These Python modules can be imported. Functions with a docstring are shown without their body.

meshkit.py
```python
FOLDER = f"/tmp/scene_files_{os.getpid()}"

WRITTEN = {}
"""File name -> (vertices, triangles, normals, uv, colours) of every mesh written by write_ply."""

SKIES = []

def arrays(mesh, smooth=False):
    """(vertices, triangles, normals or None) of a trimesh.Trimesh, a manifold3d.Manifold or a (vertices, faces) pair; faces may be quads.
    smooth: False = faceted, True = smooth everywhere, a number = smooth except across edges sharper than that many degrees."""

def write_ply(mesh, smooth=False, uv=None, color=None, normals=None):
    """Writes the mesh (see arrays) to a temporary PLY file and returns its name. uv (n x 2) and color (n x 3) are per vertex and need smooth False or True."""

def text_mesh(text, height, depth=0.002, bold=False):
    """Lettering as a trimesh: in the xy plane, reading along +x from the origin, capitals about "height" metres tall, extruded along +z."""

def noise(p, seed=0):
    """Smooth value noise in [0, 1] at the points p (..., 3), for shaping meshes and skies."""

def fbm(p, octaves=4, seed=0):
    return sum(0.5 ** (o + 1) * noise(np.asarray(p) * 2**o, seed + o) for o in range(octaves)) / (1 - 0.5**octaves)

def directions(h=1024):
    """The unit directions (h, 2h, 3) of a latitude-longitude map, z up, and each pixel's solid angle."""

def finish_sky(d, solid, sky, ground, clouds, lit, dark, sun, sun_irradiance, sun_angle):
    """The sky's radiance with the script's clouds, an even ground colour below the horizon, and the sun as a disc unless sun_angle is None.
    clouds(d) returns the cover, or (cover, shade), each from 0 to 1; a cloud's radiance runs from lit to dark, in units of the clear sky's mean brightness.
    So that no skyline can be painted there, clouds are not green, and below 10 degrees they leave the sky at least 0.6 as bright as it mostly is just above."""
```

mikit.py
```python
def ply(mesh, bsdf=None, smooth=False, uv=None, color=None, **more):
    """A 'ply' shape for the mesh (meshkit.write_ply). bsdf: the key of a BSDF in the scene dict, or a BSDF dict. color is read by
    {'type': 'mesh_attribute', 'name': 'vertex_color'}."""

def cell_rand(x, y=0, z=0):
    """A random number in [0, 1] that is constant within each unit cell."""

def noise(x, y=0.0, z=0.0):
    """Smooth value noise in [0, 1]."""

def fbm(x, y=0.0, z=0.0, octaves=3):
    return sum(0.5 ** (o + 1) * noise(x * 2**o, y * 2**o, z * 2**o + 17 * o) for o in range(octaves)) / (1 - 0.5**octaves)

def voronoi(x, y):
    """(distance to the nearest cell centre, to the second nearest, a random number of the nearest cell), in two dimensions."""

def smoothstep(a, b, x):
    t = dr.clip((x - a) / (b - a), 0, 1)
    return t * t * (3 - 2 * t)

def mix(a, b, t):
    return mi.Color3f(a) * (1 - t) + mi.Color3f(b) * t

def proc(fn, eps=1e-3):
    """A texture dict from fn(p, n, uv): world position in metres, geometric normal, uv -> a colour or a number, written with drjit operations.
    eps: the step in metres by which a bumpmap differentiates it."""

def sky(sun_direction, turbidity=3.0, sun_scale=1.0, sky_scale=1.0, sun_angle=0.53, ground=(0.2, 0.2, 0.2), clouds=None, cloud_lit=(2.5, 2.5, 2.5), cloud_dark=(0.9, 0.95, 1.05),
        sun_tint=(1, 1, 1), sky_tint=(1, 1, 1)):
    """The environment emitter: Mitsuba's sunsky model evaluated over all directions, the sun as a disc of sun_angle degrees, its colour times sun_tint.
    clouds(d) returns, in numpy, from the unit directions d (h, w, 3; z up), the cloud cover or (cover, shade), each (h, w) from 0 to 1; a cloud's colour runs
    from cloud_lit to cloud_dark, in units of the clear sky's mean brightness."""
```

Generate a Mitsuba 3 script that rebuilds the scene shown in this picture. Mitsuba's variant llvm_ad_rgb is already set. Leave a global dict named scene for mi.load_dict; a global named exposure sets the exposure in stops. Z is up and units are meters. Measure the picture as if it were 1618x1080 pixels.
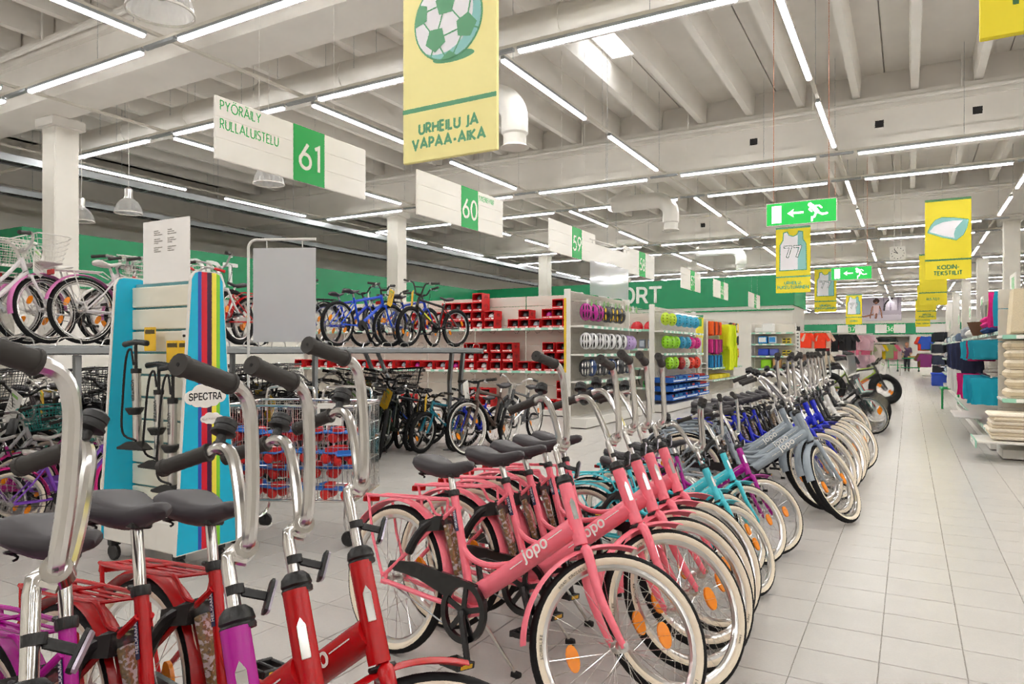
import math, random
import numpy as np, trimesh, mitsuba as mi, drjit as dr
import mikit, meshkit
from shapely.geometry import Polygon, Point, box as sbox, LineString
from shapely.ops import unary_union
from shapely import affinity
T4 = mi.ScalarTransform4f
scene, labels = {}, {}
RNG = random.Random(7)

# ---------------------------------------------------------------- camera
TH = math.radians(29.57)
CAM = np.array([0, 0, 1.25])
scene['camera'] = {'type': 'perspective', 'fov': 2 * math.degrees(math.atan(809 / 1106)), 'fov_axis': 'x', 'near_clip': 0.05, 'far_clip': 400.0,
    'principal_point_offset_x': 0.0, 'principal_point_offset_y': -14 / 1080,
    'to_world': T4().look_at(origin=CAM.tolist(), target=[-math.sin(TH), math.cos(TH), 1.25], up=[0, 0, 1])}
# ---------------------------------------------------------------- light: the LED tubes of the hall (built below), the opal roof light
exposure = 0.52
TUBE_RADIANCE = (25.5, 25.2, 24.6)
SKYLIGHT_RADIANCE = (11.0, 11.8, 13.0)

# ---------------------------------------------------------------- materials
def lin(h):
    c = np.array([int(h[i:i + 2], 16) / 255 for i in (1, 3, 5)]) if isinstance(h, str) else np.array(h, float)
    return np.where(c <= .04045, c / 12.92, ((c + .055) / 1.055) ** 2.4).tolist() if isinstance(h, str) else list(map(float, h))
MATS = {}
def P(name, col, rough=.5, metal=0., cc=0., spec=.5, tex=None, **k):
    d = {'type': 'principled', 'base_color': tex if tex else {'type': 'rgb', 'value': lin(col)}, 'roughness': rough, 'metallic': metal, 'specular': spec, **k}
    if cc: d.update(clearcoat=cc, clearcoat_gloss=.93)
    scene[name] = {'type': 'twosided', 'bsdf': d}
    return name
def paint(h):                       # bicycle enamel
    n = 'paint_' + h[1:]
    if n not in scene: scene[n] = {'type': 'roughplastic', 'diffuse_reflectance': {'type': 'rgb', 'value': lin(h)}, 'alpha': .085, 'int_ior': 1.5, 'nonlinear': False, 'distribution': 'ggx'}; scene[n] = {'type': 'twosided', 'bsdf': scene[n]}
    return n
def flat(h, rough=.55):             # card, cloth, print, plain plastic
    n = 'flat_' + h[1:] + '_%d' % round(rough * 100)
    if n not in scene: P(n, h, rough)
    return n
P('chrome', '#e6e4e1', .10, 1.0)
P('alu', '#d9d7d5', .17, 1.0)
P('brushed', '#b9b4b2', .33, 1.0)
P('zinc', '#9fa3a6', .42, .9)
P('rubber', '#1b1b1c', .62, spec=.3)
P('tread', '#131314', .75, spec=.25)
P('grip', '#302d2b', .6, spec=.35)
P('leather', '#39363a', .48, spec=.45)
scene['black_gloss'] = {'type': 'twosided', 'bsdf': {'type': 'roughplastic', 'diffuse_reflectance': {'type': 'rgb', 'value': lin('#0c0c0d')}, 'alpha': .06}}
P('black_plastic', '#161617', .42)
P('cream_tire', '#e6dac6', .6, spec=.3)
P('white_steel', '#d8d5cf', .45)
P('beige_steel', '#c9c4ba', .5)
P('amber', '#f08a06', .25)
P('red_lens', '#a4120f', .2)
P('yellow_lens', '#d9a514', .3)
P('clear_lens', '#a79fae', .15, .35)
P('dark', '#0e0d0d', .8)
scene['clear_sheet'] = {'type': 'thindielectric', 'int_ior': 1.45}
scene['milky_sheet'] = {'type': 'principledthin', 'base_color': {'type': 'rgb', 'value': [.78, .78, .8]}, 'roughness': .35, 'spec_trans': .35, 'diff_trans': 1.1}
scene['milky_plastic'] = {'type': 'principledthin', 'base_color': {'type': 'rgb', 'value': [.86, .85, .87]}, 'roughness': .3, 'spec_trans': .5, 'diff_trans': .9}

# ---------------------------------------------------------------- mesh helpers: a mesh is a (vertices, triangles) pair
def join(*ms):
    ms = [m for m in ms if m is not None]
    v, f, o = [], [], 0
    for a, b in ms:
        v.append(np.asarray(a, float)); f.append(np.asarray(b, int) + o); o += len(a)
    return np.vstack(v), np.vstack(f)
CF = np.array([[0, 1, 3], [0, 3, 2], [4, 6, 7], [4, 7, 5], [0, 4, 5], [0, 5, 1], [2, 3, 7], [2, 7, 6], [0, 2, 6], [0, 6, 4], [1, 5, 7], [1, 7, 3]])
def box(x0, x1, y0, y1, z0, z1):
    return np.array([[x, y, z] for x in (x0, x1) for y in (y0, y1) for z in (z0, z1)], float), CF
def hull(p):
    h = trimesh.convex.convex_hull(np.asarray(p, float))
    return np.array(h.vertices), np.array(h.faces)
def rbox(x0, x1, y0, y1, z0, z1, b=.004):     # box with chamfered edges
    p = []
    for sx, a in ((1, x0), (-1, x1)):
        for sy, c in ((1, y0), (-1, y1)):
            for sz, e in ((1, z0), (-1, z1)):
                p += [(a, c + sy * b, e + sz * b), (a + sx * b, c, e + sz * b), (a + sx * b, c + sy * b, e)]
    return hull(p)
def mv(m, t=(0, 0, 0), rz=0., ry=0., rx=0., s=1.):
    v = np.asarray(m[0], float) * s
    for a, (i, j) in ((rx, (1, 2)), (ry, (2, 0)), (rz, (0, 1))):
        if a:
            c, sn = math.cos(a), math.sin(a); w = v.copy()
            w[:, i] = c * v[:, i] - sn * v[:, j]; w[:, j] = sn * v[:, i] + c * v[:, j]; v = w
    return v + np.asarray(t, float), m[1]
def grid_faces(n, k, closed_n, closed_k=True):
    f = []
    for i in range(n if closed_n else n - 1):
        for j in range(k if closed_k else k - 1):
            a, b, c, d = i * k + j, i * k + (j + 1) % k, ((i + 1) % n) * k + (j + 1) % k, ((i + 1) % n) * k + j
            f += [[a, b, c], [a, c, d]]
    return np.array(f)
def tube(pts, r, k=8, closed=False, sq=1.0):
    p = np.asarray(pts, float); n = len(p)
    if closed: t = np.roll(p, -1, 0) - np.roll(p, 1, 0)
    else: t = np.gradient(p, axis=0)
    t /= np.linalg.norm(t, axis=1, keepdims=True) + 1e-12
    up = np.array([0, 0, 1.]) if abs(t[0][2]) < .9 else np.array([0, 1., 0])
    a = np.cross(t[0], up); a /= np.linalg.norm(a); A = []
    for i in range(n):
        a = a - t[i] * (a @ t[i]); a /= np.linalg.norm(a) + 1e-12; A.append(a)
    A = np.array(A); B = np.cross(t, A); ang = np.arange(k) * 2 * np.pi / k
    rr = np.broadcast_to(r, (n,))[:, None, None]
    v = p[:, None] + rr * (np.cos(ang)[None, :, None] * A[:, None] + sq * np.sin(ang)[None, :, None] * B[:, None])
    f = grid_faces(n, k, closed); v = v.reshape(-1, 3)
    if not closed:
        o = len(v); v = np.vstack([v, p[:1], p[-1:]])
        e = [[o, (j + 1) % k, j] for j in range(k)] + [[o + 1, (n - 1) * k + j, (n - 1) * k + (j + 1) % k] for j in range(k)]
        f = np.vstack([f, e])
    return v, f
def rods(segs, r, k=5):
    return join(*[tube(s, r, k) for s in segs])
def spline(pts, n=24):
    p = np.asarray(pts, float); q = np.vstack([2 * p[0] - p[1], p, 2 * p[-1] - p[-2]]); out = []
    m = len(p) - 1; per = max(2, n // m)
    for i in range(m):
        a, b, c, d = q[i:i + 4]
        for t in np.arange(per) / per:
            out.append(.5 * (2 * b + (c - a) * t + (2 * a - 5 * b + 4 * c - d) * t * t + (-a + 3 * b - 3 * c + d) * t ** 3))
    return np.array(out + [p[-1]])
def lathe(prof, n=20, closed=False):      # profile of (r, z) about z
    p = np.asarray(prof, float); a = np.arange(n) * 2 * np.pi / n
    v = np.stack([p[:, 0][:, None] * np.cos(a), p[:, 0][:, None] * np.sin(a), np.broadcast_to(p[:, 1][:, None], (len(p), n))], -1)
    return v.reshape(-1, 3), grid_faces(len(p), n, closed)[:, ::-1]
def poly(shape, d):                        # shapely shape in xy, thickness d along +z
    g = [shape] if shape.geom_type == 'Polygon' else list(shape.geoms)
    ms = [trimesh.creation.extrude_polygon(x, d, engine='earcut') for x in g if x.area > 1e-9]
    return join(*[(np.array(m.vertices), np.array(m.faces)) for m in ms])
def face_x(m, x, sgn=1):                   # xy drawing -> plane x = const, reading along +y when seen from +x (sgn 1)
    v = m[0]; return np.stack([x + sgn * v[:, 2], sgn * v[:, 0], v[:, 1]], -1), m[1]
def face_y(m, y):                          # xy drawing -> plane y = const seen from -y, reading along +x
    v = m[0]; return np.stack([v[:, 0], y - v[:, 2], v[:, 1]], -1), m[1][:, ::1]
_TX = {}
def text(s, h, d=.003, bold=False, cx=None, sx=1.0):
    k = (s, h, d, bold)
    if k not in _TX:
        t = meshkit.text_mesh(s, h, d, bold); _TX[k] = (np.array(t.vertices), np.array(t.faces))
    v, f = _TX[k]; v = v * [sx, 1, 1]
    if cx is not None: v = v + [cx - (v[:, 0].min() + v[:, 0].max()) / 2, 0, 0]
    return v, f

# lettering of round geometric strokes for signs: each glyph is a set of polylines in a box one capital high
def _c(cx, cy, rx, ry, a0, a1, n=18): return [(cx + rx * math.cos(math.radians(a)), cy + ry * math.sin(math.radians(a))) for a in np.linspace(a0, a1, n)]
GLYPH = {'A': (.80, [[(0, 0), (.40, 1), (.80, 0)], [(.14, .32), (.66, .32)]]), 'B': (.50, [[(0, 0), (0, 1), (.2, 1)] + _c(.2, .76, .24, .24, 90, -90) + [(0, .52), (.22, .52)] + _c(.22, .26, .27, .26, 90, -90) + [(0, 0)]]),
 'D': (.66, [[(0, 0), (0, 1), (.2, 1)] + _c(.2, .5, .46, .5, 90, -90) + [(0, 0)]]), 'E': (.44, [[(.44, 1), (0, 1), (0, 0), (.44, 0)], [(0, .53), (.40, .53)]]), 'H': (.62, [[(0, 0), (0, 1)], [(.62, 0), (.62, 1)], [(0, .53), (.62, .53)]]),
 'I': (.0, [[(0, 0), (0, 1)]]), 'J': (.22, [[(.22, 1), (.22, .08)] + _c(.10, .08, .12, .16, 0, -140)]), 'K': (.58, [[(0, 0), (0, 1)], [(.54, 1), (.02, .50), (.58, 0)]]), 'L': (.40, [[(0, 1), (0, 0), (.40, 0)]]),
 'M': (.92, [[(0, 0), (.14, 1), (.46, .1), (.78, 1), (.92, 0)]]), 'N': (.68, [[(0, 0), (0, 1), (.68, 0), (.68, 1)]]), 'O': (.94, [_c(.47, .5, .47, .5, 0, 360, 40)]), 'P': (.46, [[(0, 0), (0, 1), (.2, 1)] + _c(.2, .73, .27, .27, 90, -90) + [(0, .46)]]),
 'R': (.50, [[(0, 0), (0, 1), (.2, 1)] + _c(.2, .74, .26, .26, 90, -90) + [(0, .48)], [(.2, .48), (.50, 0)]]), 'S': (.46, [_c(.23, .76, .21, .24, 35, 255) + _c(.23, .26, .24, .26, 85, -145)]), 'T': (.54, [[(0, 1), (.54, 1)], [(.27, 1), (.27, 0)]]),
 'U': (.60, [[(0, 1), (0, .3)] + _c(.30, .3, .30, .3, 180, 360) + [(.60, 1)]]), 'V': (.70, [[(0, 1), (.35, 0), (.70, 1)]]), 'W': (1.06, [[(0, 1), (.26, 0), (.53, .9), (.80, 0), (1.06, 1)]]), 'Y': (.64, [[(0, 1), (.32, .5), (.64, 1)], [(.32, .5), (.32, 0)]]), 'Z': (.5, [[(0, 1), (.5, 1), (0, 0), (.5, 0)]]),
 '-': (.28, [[(0, .36), (.28, .36)]]), ' ': (.22, []), '0': (.54, [_c(.27, .5, .27, .5, 0, 360, 36)]), '1': (.2, [[(0, .88), (.2, 1), (.2, 0)]]), '2': (.5, [_c(.25, .74, .25, .26, 170, -30) + [(0, 0), (.52, 0)]]), '3': (.48, [_c(.23, .76, .21, .24, 160, -90), _c(.23, .26, .25, .26, 90, -160)]),
 '5': (.5, [[(.46, 1), (.14, 1), (.06, .56)] + _c(.22, .31, .28, .31, 118, -150)]), '6': (.54, [[(.40, 1), (.05, .44)] + _c(.27, .29, .27, .29, 150, -210, 30)]), '7': (.5, [[(0, 1), (.5, 1), (.14, 0)]]), '8': (.5, [_c(.25, .76, .21, .24, 0, 360, 26), _c(.25, .27, .25, .27, 0, 360, 26)]), '9': (.54, [[(.14, 0), (.49, .56)] + _c(.27, .71, .27, .29, -30, 330, 30)])}
def gtext(s, h, wt=.10, d=.002, cx=None, sx=1.0, sp=.17):
    x, ls = 0, []
    for ch in s:
        base = {'Ä': 'A', 'Ö': 'O'}.get(ch, ch); w, st = GLYPH[base]
        for p in st: ls.append(LineString([((a + x) * sx, b * (1 - wt) + wt / 2) for a, b in p]).buffer(wt / 2, cap_style=2, join_style=2, mitre_limit=1.6))
        if ch != base: ls += [Point((x + w / 2 + q) * sx, 1.14).buffer(wt * .62, 6) for q in (-.14, .14)]
        x += w + sp + wt * .5
    g = affinity.scale(unary_union(ls), h, h, origin=(0, 0)); v, f = poly(g.simplify(h * .004), d)
    if cx is not None: v = v + [cx - (v[:, 0].min() + v[:, 0].max()) / 2, 0, 0]
    return v, f

# ---------------------------------------------------------------- scene helpers
def nm(base):                              # the next free name of a thing or part
    k, i = base, 0
    while k in _used:
        i += 1; k = '%s_%03d' % (base, i)
    _used.add(k); return k
_used = set()
def thing(name, label, cat, group=None):
    k = nm(name); labels[k] = {'label': label, 'category': cat}
    if group: labels[k]['group'] = group
    return k
def ply(m, mat, smooth=30): return mikit.ply(m, mat, smooth=smooth)
def put(parent, part, d, M=None, label=None, **kw):
    k = nm(parent + '__' + part) if part else parent
    scene[k] = {**d, **({'to_world': T4(np.asarray(M).tolist())} if M is not None else {}), **kw}
    if label: labels[k] = {'label': label}
    return k
def add(parent, part, m, mat, smooth=30, label=None, **kw): return put(parent, part, ply(m, mat, smooth), None, label, **kw)
def struct(name, m, mat, smooth=False, label=None, cat=None):
    k = nm(name); scene[k] = ply(m, mat, smooth); labels[k] = {'kind': 'structure'}
    if label: labels[k]['label'] = label
    if cat: labels[k]['category'] = cat
    return k
def xf(x, y, z=0., rz=0., s=1.):
    M = np.eye(4); c, sn = math.cos(rz), math.sin(rz); M[:2, :2] = [[c, -sn], [sn, c]]; M[:3, :3] *= s; M[:3, 3] = (x, y, z); return M
# ================================================================ the hall
X0, X1, Y0, Y1 = -24.0, 14.0, -7.0, 92.0
TPX, TPY, TX0, TY0 = .300, .3065, -.105, .1045     # floor tiles: pitch and phase
NX0, NX1, NY0, NY1 = -27, 11, 3, 53        # tile columns and rows that are built one by one
RX0, RX1, RY0, RY1 = TX0 + NX0 * TPX, TX0 + NX1 * TPX, TY0 + NY0 * TPY, TY0 + NY1 * TPY
def tile_colour(base):
    def fn(p, n, uv):
        g = mikit.noise(p.x * 210, p.y * 210) * .5 + mikit.fbm(p.x * 9, p.y * 9) * .5
        return mi.Color3f(*base) * (.95 + .09 * g)
    return mikit.proc(fn)
TILE_TONES = [(.438, .417, .395), (.431, .410, .388), (.445, .424, .402)]
for i, b in enumerate(TILE_TONES): P('tile_%d' % i, None, .32, tex=tile_colour(b), spec=.45)
def far_floor(p, n, uv):
    fx, fy = (p.x - TX0) / TPX, (p.y - TY0) / TPY
    ax, ay = dr.abs(fx - dr.round(fx)), dr.abs(fy - dr.round(fy))
    w = .007
    line = dr.select(dr.minimum(ax, ay) < w, mi.Float(1), mi.Float(0))
    near = (p.x > RX0) & (p.x < RX1) & (p.y > RY0) & (p.y < RY1)
    line = dr.select(near, mi.Float(1), line)
    r = mikit.cell_rand(dr.floor(fx), dr.floor(fy))
    return mikit.mix(mi.Color3f(.438, .417, .395) * (.985 + .03 * r), mi.Color3f(.21, .19, .17), line)
P('floor_far', None, .32, tex=mikit.proc(far_floor), spec=.45)
def quad(x0, x1, y0, y1, z): return np.array([[x0, y0, z], [x1, y0, z], [x1, y1, z], [x0, y1, z]], float), np.array([[0, 1, 2], [0, 2, 3]])
fl = struct('floor', join(quad(X0, X1, Y0, RY0, 0), quad(X0, X1, RY1, Y1, 0), quad(X0, RX0, RY0, RY1, 0), quad(RX1, X1, RY0, RY1, 0), quad(RX0, RX1, RY0, RY1, -.003)), 'floor_far')
tm = []
g = .0018
def tilemesh(b=.0015):
    a, e = TPX - g, TPY - g; v = np.array([[g, g, -.003], [a, g, -.003], [a, e, -.003], [g, e, -.003]] + [[g, g, -b], [a, g, -b], [a, e, -b], [g, e, -b]] + [[g + b, g + b, 0], [a - b, g + b, 0], [a - b, e - b, 0], [g + b, e - b, 0]], float)
    f = [[8, 9, 10], [8, 10, 11]]
    for o in (0, 4):
        for j in range(4):
            q, w = o + j, o + (j + 1) % 4; f += [[q, w, w + 4], [q, w + 4, q + 4]]
    return v, np.array(f)
TM = tilemesh(); tplies = [ply(TM, 'tile_%d' % i, False) for i in range(3)]
cells = []
for i in range(NX0, NX1):
    for j in range(NY0, NY1):
        cx, cy = TX0 + (i + .5) * TPX, TY0 + (j + .5) * TPY
        z = -cx * math.sin(TH) + cy * math.cos(TH); u = (cx * math.cos(TH) + cy * math.sin(TH)) / max(z, .01)
        vis = z > .9 and -.78 < u < .78 and 1.25 / z < .52
        cells.append((0 if vis else 1, z, i, j))
cells.sort()
rest = []
for n, (vis, z, i, j) in enumerate(cells):
    x, y = TX0 + i * TPX, TY0 + j * TPY
    if n < 300: put(fl, 'tile', tplies[RNG.randrange(3)], xf(x, y))
    else: rest.append(mv(TM, (x, y, 0)))
k = add(fl, 'paving', join(*rest), 'tile_0', False); labels[k] = {'kind': 'stuff'}

# walls
def plaster(base, s=5.):
    def fn(p, n, uv): return mi.Color3f(*base) * (.95 + .1 * mikit.fbm(p.x * s, p.y * s, p.z * s))
    return mikit.proc(fn)
P('plaster', None, .7, tex=plaster((.62, .59, .54)))
P('concrete', None, .75, tex=plaster((.655, .628, .585), 2.2))
P('wall_white', '#dcd8d0', .6)
P('green_band', '#07774a', .55)
P('green_band_2', '#0a8a56', .5)
HALLZ = 7.75
struct('wall_left', box(X0 - .2, X0, Y0, Y1, 0, HALLZ), 'plaster')
struct('wall_right', box(X1, X1 + .2, Y0, Y1, 0, HALLZ), 'plaster')
struct('wall_rear', box(X0, X1, Y0 - .2, Y0, 0, HALLZ), 'plaster')
struct('wall_far', join(box(X0, -3.1, Y1, Y1 + .2, 0, HALLZ), box(0, X1, Y1, Y1 + .2, 0, HALLZ), box(-3.1, 0, Y1, Y1 + .2, 2.9, HALLZ), box(-3.3, .2, Y1 + 4, Y1 + 4.2, -.1, 3.1), box(-3.3, -3.1, Y1 + .2, Y1 + 4, -.1, 3.1), box(0, .2, Y1 + .2, Y1 + 4, -.1, 3.1), box(-3.3, .2, Y1 + .2, Y1 + 4.2, 2.9, 3.1), box(-3.1, 0, Y1, Y1 + 4, -.1, 0)), 'plaster')
# sport department partitions with the green band
BZ0, BZ1 = 3.15, 4.42
struct('wall_sport_side', join(box(-19.9, -19.7, 9.4, 31.2, 0, BZ0), box(X0, -19.7, 9.2, 9.4, 0, BZ0)), 'wall_white')
struct('wall_sport_back', join(box(-19.7, -4.2, 31, 31.2, 0, BZ0), box(-4.4, -4.2, 31.2, 34.6, 0, BZ0)), 'wall_white')
gb = thing('green_fascia', 'green fascia board with white SPORT lettering along the left wall', 'sign')
add(gb, 'board', join(box(-19.95, -19.64, 9.34, 31.0, BZ0, BZ1), box(X0, -19.95, 9.34, 9.5, BZ0, BZ1)), 'green_band', False)
P('letter', '#e4e6e2', .45)
def letters(parent, s, h, place, sp=.08, bold=True, d=.04, mat='letter'):
    x = 0
    for ch in s:
        if ch == ' ': x += h * .35; continue
        m = text(ch, h, d, bold); m = (m[0] - [m[0][:, 0].min(), 0, 0], m[1])
        add(parent, 'letter', place((m[0] + [x, 0, 0], m[1])), mat, False)
        x += m[0][:, 0].max() + sp * h
    return x
letters(gb, 'SPORT', .72, lambda m: face_x((m[0] + [12.75, 3.42, 0], m[1]), -19.64))
gb = thing('green_fascia', 'green fascia board with white SPORT lettering across the back of the sport department', 'sign')
add(gb, 'board', box(-19.64, -4.14, 30.94, 31.25, BZ0, BZ1), 'green_band', False)
add(gb, 'side_board', box(-4.45, -4.14, 31.25, 34.66, BZ0, BZ1), 'green_band_2', False)
letters(gb, 'SPORT', .72, lambda m: face_y((m[0] + [-12.9, 3.45, 0], m[1]), 30.94))
struct('trim_1', box(-19.7, -4.14, 30.9, 31, 2.95, 3.0), 'green_band')
struct('trim_2', box(-19.7, -19.6, 9.4, 31, 2.95, 3.0), 'green_band')
# far end of the hall: white wall with a green band and department boards
struct('wall_far_band', box(-20, 13, 91.6, 91.75, BZ0, BZ1), 'green_band')
struct('wall_far_lining', join(box(-20, -3.1, 91.75, 91.95, 0, 5.0), box(0, 13, 91.75, 91.95, 0, 5.0), box(-3.1, 0, 91.75, 91.95, 2.9, 5.0)), 'wall_white')

# columns
for i, (x, y) in enumerate([(-15.1, 7.9), (-15.1, 18.7), (-15.1, 29.8), (3.1, 18.7), (3.1, 29.8), (3.1, 40.9), (3.1, 52), (3.1, 63), (3.1, 74), (-15.1, 40.9), (-15.1, 52)]):
    k = struct('column', join(rbox(x - .24, x + .24, y - .24, y + .24, 0, 5.95, .02)), 'wall_white')
    labels[k]['label'] = 'white square concrete column'
    add(k, 'casing', join(rbox(x - .3, x + .3, y - .3, y + .3, 0, 2.2, .02), rbox(x - .33, x + .33, y - .33, y + .33, 5.75, 5.95, .02)), 'white_steel', False)

# roof: double tee slabs along y, deep beams along x
BAY, BEAM0 = 11.1, 7.5
def rib_section(w0, w1, h): return [(-w1 / 2, 0), (w1 / 2, 0), (w0 / 2, -h), (-w0 / 2, -h)]
SLAB, RIBZ, BEAMT, BEAMB = 7.72, 7.15, 7.12, 5.95
beams = [BEAM0 + BAY * k for k in range(-1, 8)]
sky_x0, sky_x1, sky_y0, sky_y1 = -5.72, -4.86, 13.0, 14.6
nrib = 0
for bi, yb in enumerate(beams):
    k = struct('ceiling_beam', join(hull([(X0, yb + a, z) for a, z in ((-.3, BEAMB), (.3, BEAMB), (.3, BEAMT), (-.3, BEAMT))] + [(X1, yb + a, z) for a, z in ((-.3, BEAMB), (.3, BEAMB), (.3, BEAMT), (-.3, BEAMT))]),
        box(X0, X1, yb - .42, yb + .42, BEAMT - .3, BEAMT), box(X0, X1, yb - .42, yb + .42, BEAMB, BEAMB + .22), box(X0, X1, yb - .16, yb + .16, BEAMT, SLAB)), 'concrete')
    labels[k]['label'] = 'deep pale concrete roof beam across the hall'
mods = [x for x in np.arange(-.5 - 2.4 * 9, X1 + .1, 2.4)]
ys = [Y0] + beams + [Y1]
for a, b in zip(ys[:-1], ys[1:]):
    for x in mods:
        xa, xb = max(x + .012, X0), min(x + 2.4 - .012, X1)
        if xb - xa < .5: continue
        ms = []
        if xa < sky_x1 and xb > sky_x0 and a < sky_y0 < b:
            o0, o1 = max(xa, sky_x0), min(xb, sky_x1)
            if xa < o0: ms += [box(xa, o0, a, b, SLAB, SLAB + .08), box(sky_x0 - .05, sky_x0, sky_y0, sky_y1, SLAB, 8.75)]
            if o1 < xb: ms += [box(o1, xb, a, b, SLAB, SLAB + .08), box(sky_x1, sky_x1 + .05, sky_y0, sky_y1, SLAB, 8.75)]
            ms += [box(o0, o1, a, sky_y0, SLAB, SLAB + .08), box(o0, o1, sky_y1, b, SLAB, SLAB + .08), box(o0, o1, sky_y0 - .05, sky_y0, SLAB, 8.75), box(o0, o1, sky_y1, sky_y1 + .05, SLAB, 8.75)]
        else: ms.append(box(xa, xb, a, b, SLAB, SLAB + .08))
        for rx in (x + .61, x + 1.82):
            if X0 + .1 < rx < X1 - .1:
                p = rib_section(.15, .22, SLAB - RIBZ)
                ms.append(hull([(rx + q, yy, SLAB + z) for q, z in p for yy in (a + .2, b - .2)]))
                for yy, d in ((a + .16, 1), (b - .16, -1)):   # haunches where slab meets beam
                    for s in (-1, 1): ms.append(hull([(rx + s * .08, yy, SLAB), (rx + s * .22, yy, SLAB), (rx + s * .08, yy, SLAB - .14), (rx + s * .08, yy + d * .02, SLAB), (rx + s * .22, yy + d * .02, SLAB), (rx + s * .08, yy + d * .02, SLAB - .14)]))
        k = nm('ceiling__slab' if 'ceiling' in scene else 'ceiling'); scene[k] = ply(join(*ms), 'concrete', False)
        if k == 'ceiling': labels[k] = {'kind': 'structure', 'label': 'ribbed concrete ceiling'}
add('ceiling', 'deck', join(box(X0, X1, Y0, sky_y0 - .1, SLAB + .09, SLAB + .2), box(X0, X1, sky_y1 + .1, Y1, SLAB + .09, SLAB + .2), box(X0, sky_x0 - .1, sky_y0 - .1, sky_y1 + .1, SLAB + .09, SLAB + .2), box(sky_x1 + .1, X1, sky_y0 - .1, sky_y1 + .1, SLAB + .09, SLAB + .2)), 'concrete', False)
sk = thing('skylight', 'bright opal skylight in a shaft between the ceiling ribs', 'skylight')
scene[sk] = {**ply(quad(sky_x0, sky_x1, sky_y0, sky_y1, 8.7), 'white_steel', False), 'flip_normals': True, 'emitter': {'type': 'area', 'radiance': {'type': 'rgb', 'value': list(SKYLIGHT_RADIANCE)}, 'sampling_weight': 2.0}}

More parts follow.
